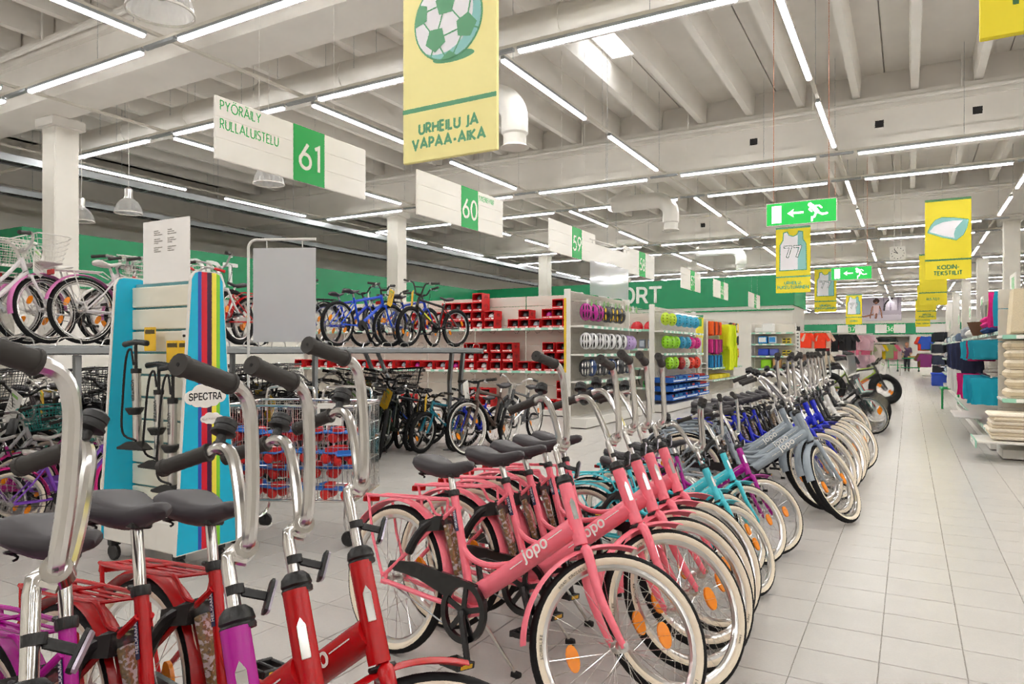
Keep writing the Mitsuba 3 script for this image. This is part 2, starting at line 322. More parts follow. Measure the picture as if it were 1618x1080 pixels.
# LED tube lights on tracks
LZ = 5.65
XT = [-1.43 + 4.0 * k for k in range(-5, 4)]
def in_view(x, y, m=.05):
    z = -x * math.sin(TH) + y * math.cos(TH)
    if z < .5: return False
    t = (x * math.cos(TH) + y * math.sin(TH)) / z
    return -.7315 - m < t < .7315 + m
HOUSING = join(rbox(-.035, .035, -1.58, 1.58, .015, .07, .006))
DIFF = hull([(s * .042, y, z) for s in (-1, 1) for y in (-1.55, 1.55) for z in (.014, -.008)] + [(s * .028, y, -.026) for s in (-1, 1) for y in (-1.55, 1.55)])
hp, dp = ply(HOUSING, 'zinc', False), ply(DIFF, 'white_steel', False)
tubes = []
for kb in range(-2, 8):
    o = BAY * kb
    for xt in XT:
        tubes += [(xt, o + 10.85 + (.3 if kb < 0 else 0), 0), (xt, o + 15.25 + (.35 if kb < 0 else 0), 0), (xt + 2.0, o + 17.4, 1), (xt + 2.0, o + 20.1, 1)]
sel = []
for x, y, a in tubes:
    if not (X0 + 2 < x < X1 - 1.6 and Y0 + 1 < y < Y1 - 3): continue
    if x < -19: continue
    d = math.hypot(x + 1.5, y - 5)
    if d < 22 or in_view(x, y): sel.append((d, x, y, a))
sel.sort()
for d, x, y, a in sel:
    k = thing('tube_light', 'lit white LED tube light on a track running %s the hall' % ('across' if a else 'along'), 'ceiling light', 'LED tube lights %s the hall' % ('across' if a else 'along'))
    M = xf(x, y, LZ + .06 * (1 - a), math.pi / 2 * a)
    put(k, 'housing', hp, M)
    put(k, 'diffuser', dp, M, emitter={'type': 'area', 'radiance': {'type': 'rgb', 'value': list(TUBE_RADIANCE)}, 'sampling_weight': float(min(1, 60 / (d * d + 20)))})
cover = ply(rbox(-.35, .35, -.036, .036, .02, .07, .004), 'zinc', False)
for xt in XT:
    k = thing('lighting_track', 'grey lighting track carrying tube lights along the hall', 'lighting track', 'lighting tracks along the hall')
    add(k, 'rail', rbox(xt - .03, xt + .03, Y0 + .5, 91.4, LZ + .13, LZ + .175, .004), 'beige_steel', False)
    add(k, 'hanger', rods([[(xt, y, LZ + .1), (xt, y, SLAB)] for y in np.arange(2.2, 60, 3.7)], .004, 4), 'zinc')
for kb in range(-2, 8):
    for dy in (17.4, 20.1):
        y = BAY * kb + dy
        if not Y0 + 1 < y < 90: continue
        k = thing('lighting_track', 'grey lighting track carrying tube lights across the hall', 'lighting track', 'lighting tracks across the hall')
        add(k, 'rail', rbox(-20, X1 - .3, y - .03, y + .03, LZ + .07, LZ + .122, .004), 'beige_steel', False)
        for xt in XT: put(k, 'cover', cover, xf(xt, y, LZ))
        add(k, 'hanger', rods([[(x, y, LZ + .1), (x, y, SLAB)] for x in np.arange(-19, 13.5, 4.0)], .004, 4), 'zinc')
# ================================================================ bicycles
HEAD = math.radians(25.5)
def steer_matrix(st, L, R, rake=.045, ha=HEAD):
    ax = np.array([-math.sin(ha), 0, math.cos(ha)]); A = np.array([L, 0, R]) - rake * np.array([math.cos(ha), 0, math.sin(ha)])
    c, s = math.cos(st), math.sin(st); K = np.array([[0, -ax[2], ax[1]], [ax[2], 0, -ax[0]], [-ax[1], ax[0], 0]])
    Rm = np.eye(3) + s * K + (1 - c) * K @ K; M = np.eye(4); M[:3, :3] = Rm; M[:3, 3] = A - Rm @ A; return M
def pose_matrix(x, y, z, yaw, lean, s=1.):
    c, n = math.cos(yaw), math.sin(yaw); f, l, u0 = np.array([c, n, 0]), np.array([-n, c, 0]), np.array([0, 0, 1.])
    u = math.cos(lean) * u0 + math.sin(lean) * l; l2 = math.cos(lean) * l - math.sin(lean) * u0
    M = np.eye(4); M[:3, 0], M[:3, 1], M[:3, 2], M[:3, 3] = f * s, l2 * s, u * s, (x, y, z); return M
def arc(cx, cz, r, a0, a1, n, w, drop=.012, k=4):        # mudguard: an arc strip about (cx, cz), domed across
    v = []
    for a in np.radians(np.linspace(a0, a1, n)):
        for t in np.linspace(-1, 1, 2 * k + 1):
            rr = r - drop * t * t; v.append((cx + rr * math.cos(a), w * t, cz + rr * math.sin(a)))
    m = 2 * k + 1; top = np.array(v); f = grid_faces(n, m, False, False)
    ctr = np.array([cx, 0, cz]); d = top - ctr; d[:, 1] = 0; d /= np.linalg.norm(d, axis=1, keepdims=True)
    bot = top - d * .002
    e = []
    for i in range(n - 1):
        for j in (0, m - 1):
            a, b = i * m + j, (i + 1) * m + j; q = len(top); e += [[a, b, b + q], [a, b + q, a + q]]
    for i in (0, n - 1):
        for j in range(m - 1):
            a, b = i * m + j, i * m + j + 1; q = len(top); e += [[a, b, b + q], [a, b + q, a + q]]
    return np.vstack([top, bot]), np.vstack([f, f[:, ::-1] + len(top), np.array(e)])
def ring(R0, r, a0, a1, n=44, k=8, sq=1.0):               # part of a torus about the y axis at the origin, seen from its tube centre
    A = np.arange(n) * 2 * np.pi / n; v = []
    for a in A:
        for b in np.radians(np.linspace(a0, a1, k)):
            v.append(((R0 + r * math.cos(b)) * math.cos(a), r * sq * math.sin(b), (R0 + r * math.cos(b)) * math.sin(a)))
    return np.array(v), grid_faces(n, k, True, False)
def closed_ring(R0, prof, n=44):                          # closed profile (dr, y) swept about the y axis
    v = [((R0 + d) * math.cos(a), y, (R0 + d) * math.sin(a)) for a in np.arange(n) * 2 * np.pi / n for d, y in prof]
    return np.array(v), grid_faces(n, len(prof), True, True)
def at(m, x, z): return m[0] + [x, 0, z], m[1]
def wheel_parts(R, r, side, n=44, spokes=28, reflectors=((200, .6), (20, .6)), line=None, rim='alu', hubr=.022, tread='tread', seed=0):
    """tyre (tread, side walls), rim, spokes, hub, reflectors about the origin, axle along y"""
    R0 = R - r; P_ = {}
    if side:                                              # pale side walls below a black tread
        P_['tire'] = (ring(R0, r, -80, 80, n, 9), tread)
        P_['tire__sidewall'] = (join(ring(R0, r * .985, 76, 168, n, 6), ring(R0, r * .985, -168, -76, n, 6)), side)
    else:
        P_['tire'] = (ring(R0, r, -165, 165, n, 11), tread)
        if line: P_['tire__stripe'] = (join(ring(R0, r * 1.01, 103, 118, n, 3), ring(R0, r * 1.01, -118, -103, n, 3)), line)
    Rr = R0 - r * .72
    P_['rim'] = (closed_ring(Rr, [(.006, .012), (.004, .013), (-.014, .011), (-.02, .004), (-.02, -.004), (-.014, -.011), (.004, -.013), (.006, -.012)], n), rim)
    sg = []
    for i in range(spokes):
        a = 2 * math.pi * i / spokes; s = 1 if i % 2 else -1; b = a + (.75 if (i // 2) % 2 else -.75)
        sg.append([(hubr * .9 * math.cos(b), s * .026, hubr * .9 * math.sin(b)), ((Rr - .018) * math.cos(a), s * .003, (Rr - .018) * math.sin(a))])
    P_['spokes'] = (rods(sg, .0011, 3), 'chrome')
    P_['hub'] = (join(tube([(0, -.05, 0), (0, .05, 0)], .011, 10), tube([(0, -.03, 0), (0, -.024, 0)], hubr, 12), tube([(0, .024, 0), (0, .03, 0)], hubr, 12),
                      tube([(0, -.068, 0), (0, -.05, 0)], .008, 6), tube([(0, .05, 0), (0, .068, 0)], .008, 6)), 'alu')
    for i, (deg, q) in enumerate(reflectors):
        a = math.radians(deg); c, s_ = math.cos(a), math.sin(a)
        m = hull([(.021 * math.cos(b), y, .043 * math.sin(b)) for b in np.arange(14) * math.pi / 7 for y in (-.006, .006)]); v = m[0]
        v = np.stack([v[:, 0] * c - v[:, 2] * s_, v[:, 1], v[:, 0] * s_ + v[:, 2] * c], -1)
        P_['reflector' + ('_%03d' % i if i else '')] = ((v + [Rr * q * c, 0, Rr * q * s_], m[1]), 'amber')
    return P_
def saddle_mesh(xr, xn, zr, zn, wr=.105, wn=.026, th=.062, n=18, k=16):
    v = []
    for i in range(n):
        t = i / (n - 1); e = math.sin(math.pi * min(1, max(0, .5 - abs(t - .5)) / .16 * .5 + .03)) if (t < .08 or t > .92) else 1
        e = min(1., math.sqrt(max(0, 1 - (1 - min(t, 1 - t) / .1) ** 2))) if min(t, 1 - t) < .1 else 1
        e = max(e, .12)
        w = (wn + (wr - wn) * (1 - 1 / (1 + math.exp(-(t - .43) / .085)))) * e
        x = xr + (xn - xr) * t
        top = zr + (zn - zr) * t + .012 * math.cos(math.pi * 2 * t) - .012
        h = (th * (1 - .55 * t)) * e; mid = top - th * (1 - .55 * t) / 2
        for j in range(k):
            a = 2 * math.pi * j / k; c, s = math.cos(a), math.sin(a)
            y = w * math.copysign(abs(c) ** .75, c); z = mid + h / 2 * math.copysign(abs(s) ** (.65 if s > 0 else 1.0), s)
            if s < 0: y *= 1 - .25 * (-s)
            v.append((x, y, z))
    f = grid_faces(n, k, False); o = len(v); v += [(xr - .002, 0, zr - th / 2), (xn + .002, 0, zn - th * .33)]
    f = np.vstack([f, [[o, (j + 1) % k, j] for j in range(k)], [[o + 1, (n - 1) * k + j, (n - 1) * k + (j + 1) % k] for j in range(k)]])
    return np.array(v), f
def along(m, p0, p1, y):                                  # xy drawing laid on the plane y = const along p0 -> p1 in xz; y < 0 reads from the right side
    d = np.array([p1[0] - p0[0], p1[1] - p0[1]]); d /= np.linalg.norm(d); n_ = np.array([-d[1], d[0]]); v = m[0]
    if y < 0: q = np.array(p0)[None] + v[:, :1] * d + v[:, 1:2] * n_; return np.stack([q[:, 0], y - v[:, 2], q[:, 1]], -1), m[1]
    q = np.array(p1)[None] - v[:, :1] * d + v[:, 1:2] * n_; return np.stack([q[:, 0], y + v[:, 2], q[:, 1]], -1), m[1]
CRUISER = {}
def cruiser_proto(col, side='cream_tire', near=False, guard='black_gloss', line=None, ext=0., sext=0.):
    key = (col, side, near, guard, line, round(ext, 3), sext)
    if key in CRUISER: return CRUISER[key]
    base = CRUISER.get(('base', side, near, line))
    pm = paint(col); L, R = 1.09, .30; out = []
    def q(name, m, mat, st=False, smooth=35, label=None): out.append((name, ply(m, mat, smooth), st, label))
    # frame
    fr = join(tube([(.458, 0, .255), (.285, 0, .69)], .0165, 12), tube([(.44, 0, .315), (.60, 0, .43), (.882, 0, .65)], .035, 16), tube([(.916, 0, .592), (.824, 0, .787)], .0245, 14),
        tube(spline([(.350, 0, .535), (.372, 0, .485), (.43, 0, .452), (.52, 0, .447), (.63, 0, .475)], 20), .0125, 10), tube([(.455, -.036, .27), (.455, .036, .27)], .026, 12))
    for s in (-1, 1):
        fr = join(fr, tube([(.315, s * .016, .635), (.22, s * .045, .53), (.0, s * .062, .315)], .0085, 8), tube([(.44, s * .03, .272), (.30, s * .048, .278), (0, s * .062, .292)], .0105, 8),
                  rbox(-.018, .02, s * .062 - .004, s * .062 + .004, .278, .325, .003))
    q('frame', fr, pm)
    d1 = (np.array([.60, .43]), np.array([.882, .65]))
    mid = d1[0] * .48 + d1[1] * .52
    ln = lambda a, b, c: (np.array([[a, c, 0], [b, c, 0], [b, c + .003, 0], [a, c + .003, 0], [a, c, .001], [b, c, .001], [b, c + .003, .001], [a, c + .003, .001]]), np.array([[0, 1, 2], [0, 2, 3], [4, 5, 6], [4, 6, 7]]))
    tx = text('jopo', .040, .0012, True, 0, 1.08)
    dec = join((tx[0] + [0, -.012, 0], tx[1]), ln(-.135, -.068, -.004), ln(.068, .14, .004))
    q('frame__decal', join(along(dec, mid, d1[1], -.0352), along(dec, d1[0], mid, .0352)), flat('#ece8e4'), False, False, 'white lettering reading jopo')
    b0, b1 = np.array([.345, .54]), np.array([.305, .64])
    q('frame__badge', along(join(sb_plate(-.047, .047, -.0085, .0085)), (b0 + b1) / 2, b1, -.0163), flat('#2b2f52'), False, False)
    tx = text('HELKAMA', .0105, .001, True, 0, 1.0); q('frame__badge__lettering', along((tx[0] + [0, -.005, 0], tx[1]), (b0 + b1) / 2, b1, -.0172), flat('#d9d9de'), False, False)
    bdg = mv(join(rbox(-.009, .009, .0235, .0262, -.034, .026, .001), hull([(-.009, .0235, .026), (.009, .0235, .026), (0, .0235, .042), (-.009, .0262, .026), (.009, .0262, .026), (0, .0262, .042)])), rz=-2.25)
    q('frame__emblem', mv(bdg, (.865, 0, .700), ry=-HEAD), 'alu', False, False, 'silver head badge')
    # fork, stem and bars turn with the front wheel
    fk = join(*[tube(spline([(.924, s * .014, .580), (.934, s * .044, .552), (.985, s * .05, .44), (1.05, s * .055, .345), (1.09, s * .056, .295)], 16), np.linspace(.0195, .0105, 17), 12) for s in (-1, 1)], tube([(.930, -.03, .566), (.930, .03, .566)], .018, 10))
    q('fork', fk, pm, True)
    e = np.array([-math.sin(HEAD), 0, math.cos(HEAD)]) * ext
    q('stem', join(tube([(.824, 0, .785), *(np.array([(.772, 0, .893), (.766, 0, .912), (.774, 0, .925), (.793, 0, .932)]) + e)], .0122, 12), tube([np.array((.79, -.026, .93)) + e, np.array((.79, .026, .93)) + e], .021, 12),
        tube([np.array((.776, 0, .912)) + e, np.array((.8, 0, .912)) + e], .011, 8)), 'chrome', True)
    hc = join(lathe([(.0, .0), (.030, 0), (.031, .008), (.028, .012), (.031, .016), (.028, .03), (.018, .040), (0, .04)], 18)); 
    ang = -HEAD
    q('headset', mv(hc, (.826, 0, .782), ry=ang), 'black_plastic', True); q('headset', mv(lathe([(0, 0), (.029, 0), (.031, .006), (.029, .012), (0, .012)], 18), (.922, 0, .578), ry=ang), 'black_plastic', True)
    half = [(.79, 0, .93), (.791, .025, .932), (.789, .045, .943), (.778, .062, .985), (.762, .079, 1.035), (.742, .100, 1.09), (.726, .118, 1.128), (.708, .138, 1.153), (.690, .160, 1.158), (.672, .184, 1.150), (.605, .253, 1.124)]
    hp_ = np.array(half); full = np.vstack([hp_[::-1], (hp_ * [1, -1, 1])[1:]]) + e
    q('handlebar', tube(spline(full, 60), .0126, 10), 'alu', True)
    for s in (1, -1):
        a, b = np.array((.676, s * .180, 1.152)) + e, np.array((.595, s * .264, 1.120)) + e; d = (b - a) / np.linalg.norm(b - a)
        gp = [a, a + d * .006, a + d * .007, *[a + d * x for x in np.linspace(.012, .10, 10)], a + d * .101, b - d * .012, b - d * .011, b]
        gr = [.0195, .0195, .0172, *([.0172, .0166] * 5), .0166, .0172, .0192, .0185]
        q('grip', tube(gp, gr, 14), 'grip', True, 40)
        hole_shade = tube([b - d * .001, b + d * .0006], .0035, 8); q('grip__hole_shade' if s > 0 else 'grip_001__hole_shade', hole_shade, 'dark', True)  # dark disc on the closed grip end paints the shade of a recess
    bc = np.array((.690, .168, 1.16)) + e
    q('bell', join(mv(lathe([(0, 0), (.010, 0), (.010, .022), (.026, .026), (.027, .031), (.0225, .033), (.0225, .042), (.024, .043), (.023, .056), (.014, .062), (0, .063)], 18), bc + [0, 0, .008]), mv(lathe([(.011, -.008), (.016, -.008), (.016, .008), (.011, .008)], 14, True), bc, rx=.5, ry=.4)), 'black_plastic', True)
    rc = np.array((.797, 0, .852)) + .5 * e
    ls = [rbox(.055, .062, -.019, .019, -.03, .03, .006), rbox(.062, .066, -.0175, .0175, -.028, .028, .004)]
    q('front_reflector', join(mv(lathe([(.0125, -.008), (.0165, -.008), (.0165, .008), (.0125, .008)], 14, True), rc, ry=ang), mv(rbox(.012, .056, -.003, .003, -.008, .008, .002), rc), mv(ls[0], rc)), 'black_plastic', True)
    q('front_reflector__lens', mv(ls[1], rc), 'clear_lens', True)
    # wheels
    n = 56 if near else 40
    w = wheel_parts(R, .0225, side, n, 32 if near else 24, ((205, .62), (25, .62)), line)
    for wname, cx, st in (('rear_wheel', 0, False), ('front_wheel', L, True)):
        for pn, (m, mat) in w.items(): q(wname + '__' + pn if pn != 'tire__sidewall' and pn != 'tire__stripe' else wname + '__' + pn.replace('tire__', ''), at(m, cx, R), mat, st)
    if near and side:
        for txt, a0 in (('SCHWALBE', 200), ('ROAD CRUISER', 150), ('jopo', 350)):
            ms = []; a = math.radians(a0)
            for ch in txt:
                if ch != ' ':
                    t = text(ch, .0085, .0006, True, 0, 1.0); v = t[0] + [0, .262, 0]; c, s = math.cos(a - math.pi / 2), math.sin(a - math.pi / 2)
                    ms.append((np.stack([v[:, 0] * c - v[:, 1] * s, -.0222 - v[:, 2] - .0006, v[:, 0] * s + v[:, 1] * c], -1), t[1]))
                a -= .036
            q('front_wheel__lettering', at(join(*ms), L, R), flat('#5a544c'), True, False)
    q('mudguard', arc(0, R, .330, -8, 152, 30, .031), pm); q('mudguard', arc(L, R, .330, 88, 192, 22, .031), pm, True)
    # rack
    rk = []
    for s in (-1, 1):
        rk.append(tube(spline([(-.185, s * .062, .622), (-.10, s * .072, .628), (.15, s * .066, .648), (.20, s * .055, .648), (.225, s * .035, .60), (.25, s * .022, .59)], 24), .0062, 7))
        rk.append(tube([(-.165, s * .066, .623), (-.10, s * .068, .46), (-.005, s * .068, .31)], .0062, 7))
    rk.append(tube(spline([(-.185, -.062, .622), (-.20, -.04, .615), (-.205, 0, .612), (-.20, .04, .615), (-.185, .062, .622)], 12), .0062, 7))
    for yy in (-.034, 0, .034): rk.append(tube([(-.198, yy, .616), (.195, yy * .9, .650)], .0038, 6))
    rk.append(tube([(.195, -.052, .648), (.195, .052, .648)], .005, 6)); rk.append(tube([(.0, -.06, .638), (.0, .06, .638)], .005, 6))
    q('carrier', join(*rk), pm)
    q('rear_reflector', join(rbox(-.225, -.212, -.045, .045, .585, .612, .004)), 'red_lens')
    # drive
    bb = Point(.455, .27); g = unary_union([bb.buffer(.112), Polygon([(.02, .352), (.03, .372), (.17, .392), (.40, .380), (.50, .372), (.40, .30), (.33, .318), (.2, .345)]).buffer(.006)]).difference(bb.buffer(.088))
    ch = poly(g, .018); q('chain_guard', (np.stack([ch[0][:, 0], -.044 - ch[0][:, 2], ch[0][:, 1]], -1), ch[1]), guard, False, 30)
    star = unary_union([bb.buffer(.024)] + [LineString([(.455, .27), (.455 + .09 * math.cos(a), .27 + .09 * math.sin(a))]).buffer(.010) for a in np.arange(5) * 2 * math.pi / 5 + .3])
    ch = poly(star, .008); crk = [(np.stack([ch[0][:, 0], -.05 - ch[0][:, 2], ch[0][:, 1]], -1), ch[1])]
    px, pz = .526, .118
    crk += [tube([(.455, -.062, .27), (.47, -.072, .245), (px, -.082, pz)], [.017, .014, .012], 8), tube([(.455, .062, .27), (.44, .072, .295), (.384, .082, .422)], [.017, .014, .012], 8), tube([(.455, -.068, .27), (.455, .068, .27)], .012, 8)]
    q('crankset', join(*crk), 'black_plastic', False, 30)
    for x, y, z in ((px, -.135, pz), (.384, .135, .422)):
        pd = [rbox(x - .046, x - .034, y - .045, y + .045, z - .012, z + .012, .003), rbox(x + .034, x + .046, y - .045, y + .045, z - .012, z + .012, .003)] + [rbox(x - .04, x + .04, y + a - .006, y + a + .006, z - .01, z + .01, .003) for a in (-.04, 0, .04)]
        pd.append(tube([(x, y - .045, z), (x, y + .05 * (1 if y < 0 else -1), z)], .007, 6))
        nm_ = 'pedal' if y < 0 else 'pedal_001'
        q('pedal', join(*pd), 'black_plastic', False, False); q(nm_ + '__reflector', join(rbox(x - .0475, x - .046, y - .03, y + .03, z - .007, z + .007, .0005), rbox(x + .046, x + .0475, y - .03, y + .03, z - .007, z + .007, .0005)), 'yellow_lens', False, False)
    cn = [tube([(.03, -.04, .31 + s * .028), (.36, -.04, .272 + s * .075)], .0035, 5) for s in (1, -1)]; q('chain', join(*cn), 'zinc')
    lk = spline([(.13, -.062, .43), (.16, -.062, .485), (.20, -.056, .54), (.235, -.03, .572), (.245, 0, .58), (.235, .03, .572), (.20, .056, .54), (.16, .062, .485)], 28)
    q('frame_lock', join(tube(lk, .018, 8), hull([(.17, s * .062, z) for s in (-1, 1) for z in (.515, .56)] + [(.275, s * .05, z) for s in (-1, 1) for z in (.54, .595)])), 'black_plastic')
    q('kickstand', tube([(.42, .045, .255), (.47, .075, .20), (.555, .165, .045)], .0065, 8), 'alu'); q('kickstand__foot', mv(rbox(-.02, .02, -.014, .014, -.012, .014, .005), (.56, .17, .032)), 'rubber')
    # seat
    so = np.array([-.37, 0, .93]) * sext
    q('seat_post', join(tube([(.288, 0, .68), np.array((.25, 0, .772)) + so], .0138, 12), mv(rbox(-.022, .022, -.016, .016, -.014, .010, .005), np.array((.247, 0, .770)) + so)), 'chrome')
    q('seat_clamp', join(mv(lathe([(.0, -.012), (.021, -.012), (.0225, -.006), (.0225, .006), (.021, .012), (.0, .012)], 16), (.286, 0, .686), ry=math.atan2(-.17, .42)), mv(rbox(-.05, -.015, -.008, .008, -.006, .006, .003), (.286, .0, .686))), 'black_plastic')
    q('saddle', mv(saddle_mesh(.10, .375, .832, .824, .100, .027, .088, 22, 18), so), 'leather', False, True)
    un = [tube(spline([(.125, s * .055, .745), (.155, s * .03, .754), (.25, s * .02, .757), (.34, s * .012, .791)], 12), .0042, 6) for s in (-1, 1)] + [tube([(.13, s * .055, .745 + .006 * i) for s in (-1, 1)], .004, 6) for i in (0, 4)]
    for s in (-1, 1): un.append(tube([(.14 + .013 * math.cos(a), s * .05 + .013 * math.sin(a), .732 + a * .0036) for a in np.arange(0, 12, .7)], .003, 5))
    un.append(rbox(.22, .285, -.026, .026, .749, .768, .004))
    q('saddle__springs', mv(join(*un), so), 'black_plastic')
    # booklet in a plastic bag behind the seat tube
    q('booklet', mv(rbox(-.010, .010, -.045, .045, -.10, .10, .004), (.302, .02, .47), ry=-.36, rz=.5), 'booklet', False, False)
    q('booklet__bag', mv(rbox(-.016, .016, -.056, .056, -.135, .135, .01), (.302, .02, .465), ry=-.36, rz=.5), 'clear_sheet', False, False)
    CRUISER[key] = out
    return out
def sb_plate(x0, x1, y0, y1): return (np.array([[x0, y0, 0], [x1, y0, 0], [x1, y1, 0], [x0, y1, 0], [x0, y0, .0008], [x1, y0, .0008], [x1, y1, .0008], [x0, y1, .0008]]), np.array([[0, 1, 2], [0, 2, 3], [4, 5, 6], [4, 6, 7]]))
def booklet_tex(p, n, uv):
    a = mikit.fbm(p.x * 70 + 7, p.y * 70, p.z * 90, 3); b = mikit.noise(p.x * 160, p.y * 160 + 3, p.z * 160)
    return mikit.mix(mikit.mix(mi.Color3f(.30, .17, .05), mi.Color3f(.10, .08, .05), b), mi.Color3f(.55, .50, .52), mikit.smoothstep(.5, .62, a))
P('booklet', None, .35, tex=mikit.proc(booklet_tex))
scene['bag_film'] = {'type': 'principledthin', 'base_color': {'type': 'rgb', 'value': [.85, .85, .88]}, 'roughness': .18, 'spec_trans': .86, 'diff_trans': .3, 'eta': 1.3}
def place_bike(key, proto, pose, L, R, st, s=1., rake=.045):
    M = pose_matrix(*pose, s); S = M @ steer_matrix(st, L, R, rake)
    for name, d, turns, lab in proto: put(key, name, d, S if turns else M, lab)
def cruiser(label, col, x, y, yaw, lean, st, s=1., ext=0., near=False, side='cream_tire', line=None, group=None, guard='black_gloss', sext=0.):
    k = thing('cruiser_bicycle', label, 'bicycle', group)
    place_bike(k, cruiser_proto(col, side, near, guard, line, ext, sext), (x, y, 0, yaw, lean), 1.09, .30, st, s)
PINK, TURQ, MAG, RED, GREY, BLUE, BLACK, WHITE = '#fb7a8c', '#4acfde', '#ac0890', '#b60109', '#98a3ad', '#0c1fc0', '#16161a', '#e4e2df'
C_ = cruiser
C_('magenta bicycle nearest the camera, only its tall handlebar and stem in view', MAG, -1.84, .566, -.233, .135, 1.175, ext=.03, near=True)
C_('magenta bicycle with black saddle parked just in front of the two red bicycles', MAG, -1.825, .735, -.05, .138, 1.07, ext=-.015, near=True, sext=.067)
C_('nearer of the two red bicycles, its head tube left of the other one', RED, -1.884, .933, -.073, .149, 1.06, ext=-.02, near=True, sext=.082)
C_('farther red bicycle, its front mudguard at the bottom edge beside the pink rear wheel', RED, -1.90, 1.15, -.09, .151, .951, ext=.03, near=True, sext=.043)
C_('frontmost pink bicycle, whole front wheel with orange reflector in view', PINK, -1.896, 2.279, -.184, .164, .884, near=True)
C_('second pink bicycle from the front of its row', PINK, -1.83, 2.60, -.10, .12, .97, near=True, ext=-.02)
C_('third pink bicycle from the front of its row', PINK, -1.84, 2.82, -.09, .13, 1.0, near=True)
C_('fourth pink bicycle from the front of its row', PINK, -1.87, 3.07, -.11, .15, 1.05, ext=-.01)
C_('fifth pink bicycle, last of the pinks beside the turquoise ones', PINK, -1.87, 3.26, -.10, .165, 1.10, ext=-.02)
C_('small turquoise bicycle nearest the pink row', TURQ, -1.60, 3.62, .06, .166, 1.1, .8, -.01)
C_('small turquoise bicycle in the middle of three', TURQ, -1.70, 3.92, .05, .166, 1.1, .8, -.03)
C_('small turquoise bicycle next to the small magenta one', TURQ, -1.66, 4.30, -.05, .17, 1.03, .8, -.018)
C_('small magenta bicycle between the turquoise and grey bicycles', MAG, -1.62, 4.64, -.15, .158, .95, .8, -.015)
for i, (x, y, yw) in enumerate([(-1.52, 5.386, .17), (-1.60, 5.62, .14), (-1.72, 5.86, .08), (-1.76, 6.08, .06)]):
    C_(['grey bicycle standing furthest into the aisle, front wheel turned to the camera', 'second grey bicycle behind the one furthest into the aisle', 'third grey bicycle from the aisle end of its row', 'grey bicycle next to the blue ones'][i], GREY, x, y, yw, .16, 1.05 - .05 * i, ext=-.018)
for i, y in enumerate((6.34, 6.72, 7.08)): C_('deep blue bicycle, %s of three behind the grey ones' % ('nearest', 'middle', 'farthest')[i], BLUE, -1.67 + .02 * i, y, .02, .16, .9, ext=-.01)
for i, y in enumerate((7.38, 7.68)): C_('black bicycle, %s of two between the blue and white ones' % ('nearer', 'farther')[i], BLACK, -1.63, y, .02, .16, .9, ext=-.01)
C_('white bicycle with white mudguard behind the black ones', WHITE, -1.60, 8.02, .0, .16, .75, ext=-.01)
for i, (y, col) in enumerate([(8.9, WHITE), (9.5, BLACK), (10.1, WHITE)]): C_('%s bicycle with cream tyres, %s beyond the front white one' % (('white', 'black', 'white')[i], ('next', 'second', 'third')[i]), col, -1.72, y, .03, .16, .85)
for i, (y, col, nm_) in enumerate([(11.75, '#141416', 'black'), (12.05, '#1c1c1e', 'charcoal'), (12.33, '#0f4c46', 'dark teal'), (12.62, '#e2e0dc', 'white'), (12.9, '#7fc9c0', 'mint'), (13.2, '#a31618', 'red')]):
    C_('%s town bicycle with thin black tyres, number %s of six beside the fat bikes' % (nm_, ('one', 'two', 'three', 'four', 'five', 'six')[i]), col, -1.60, y, -.02, .16, .62, side=None, line='cream_tire')
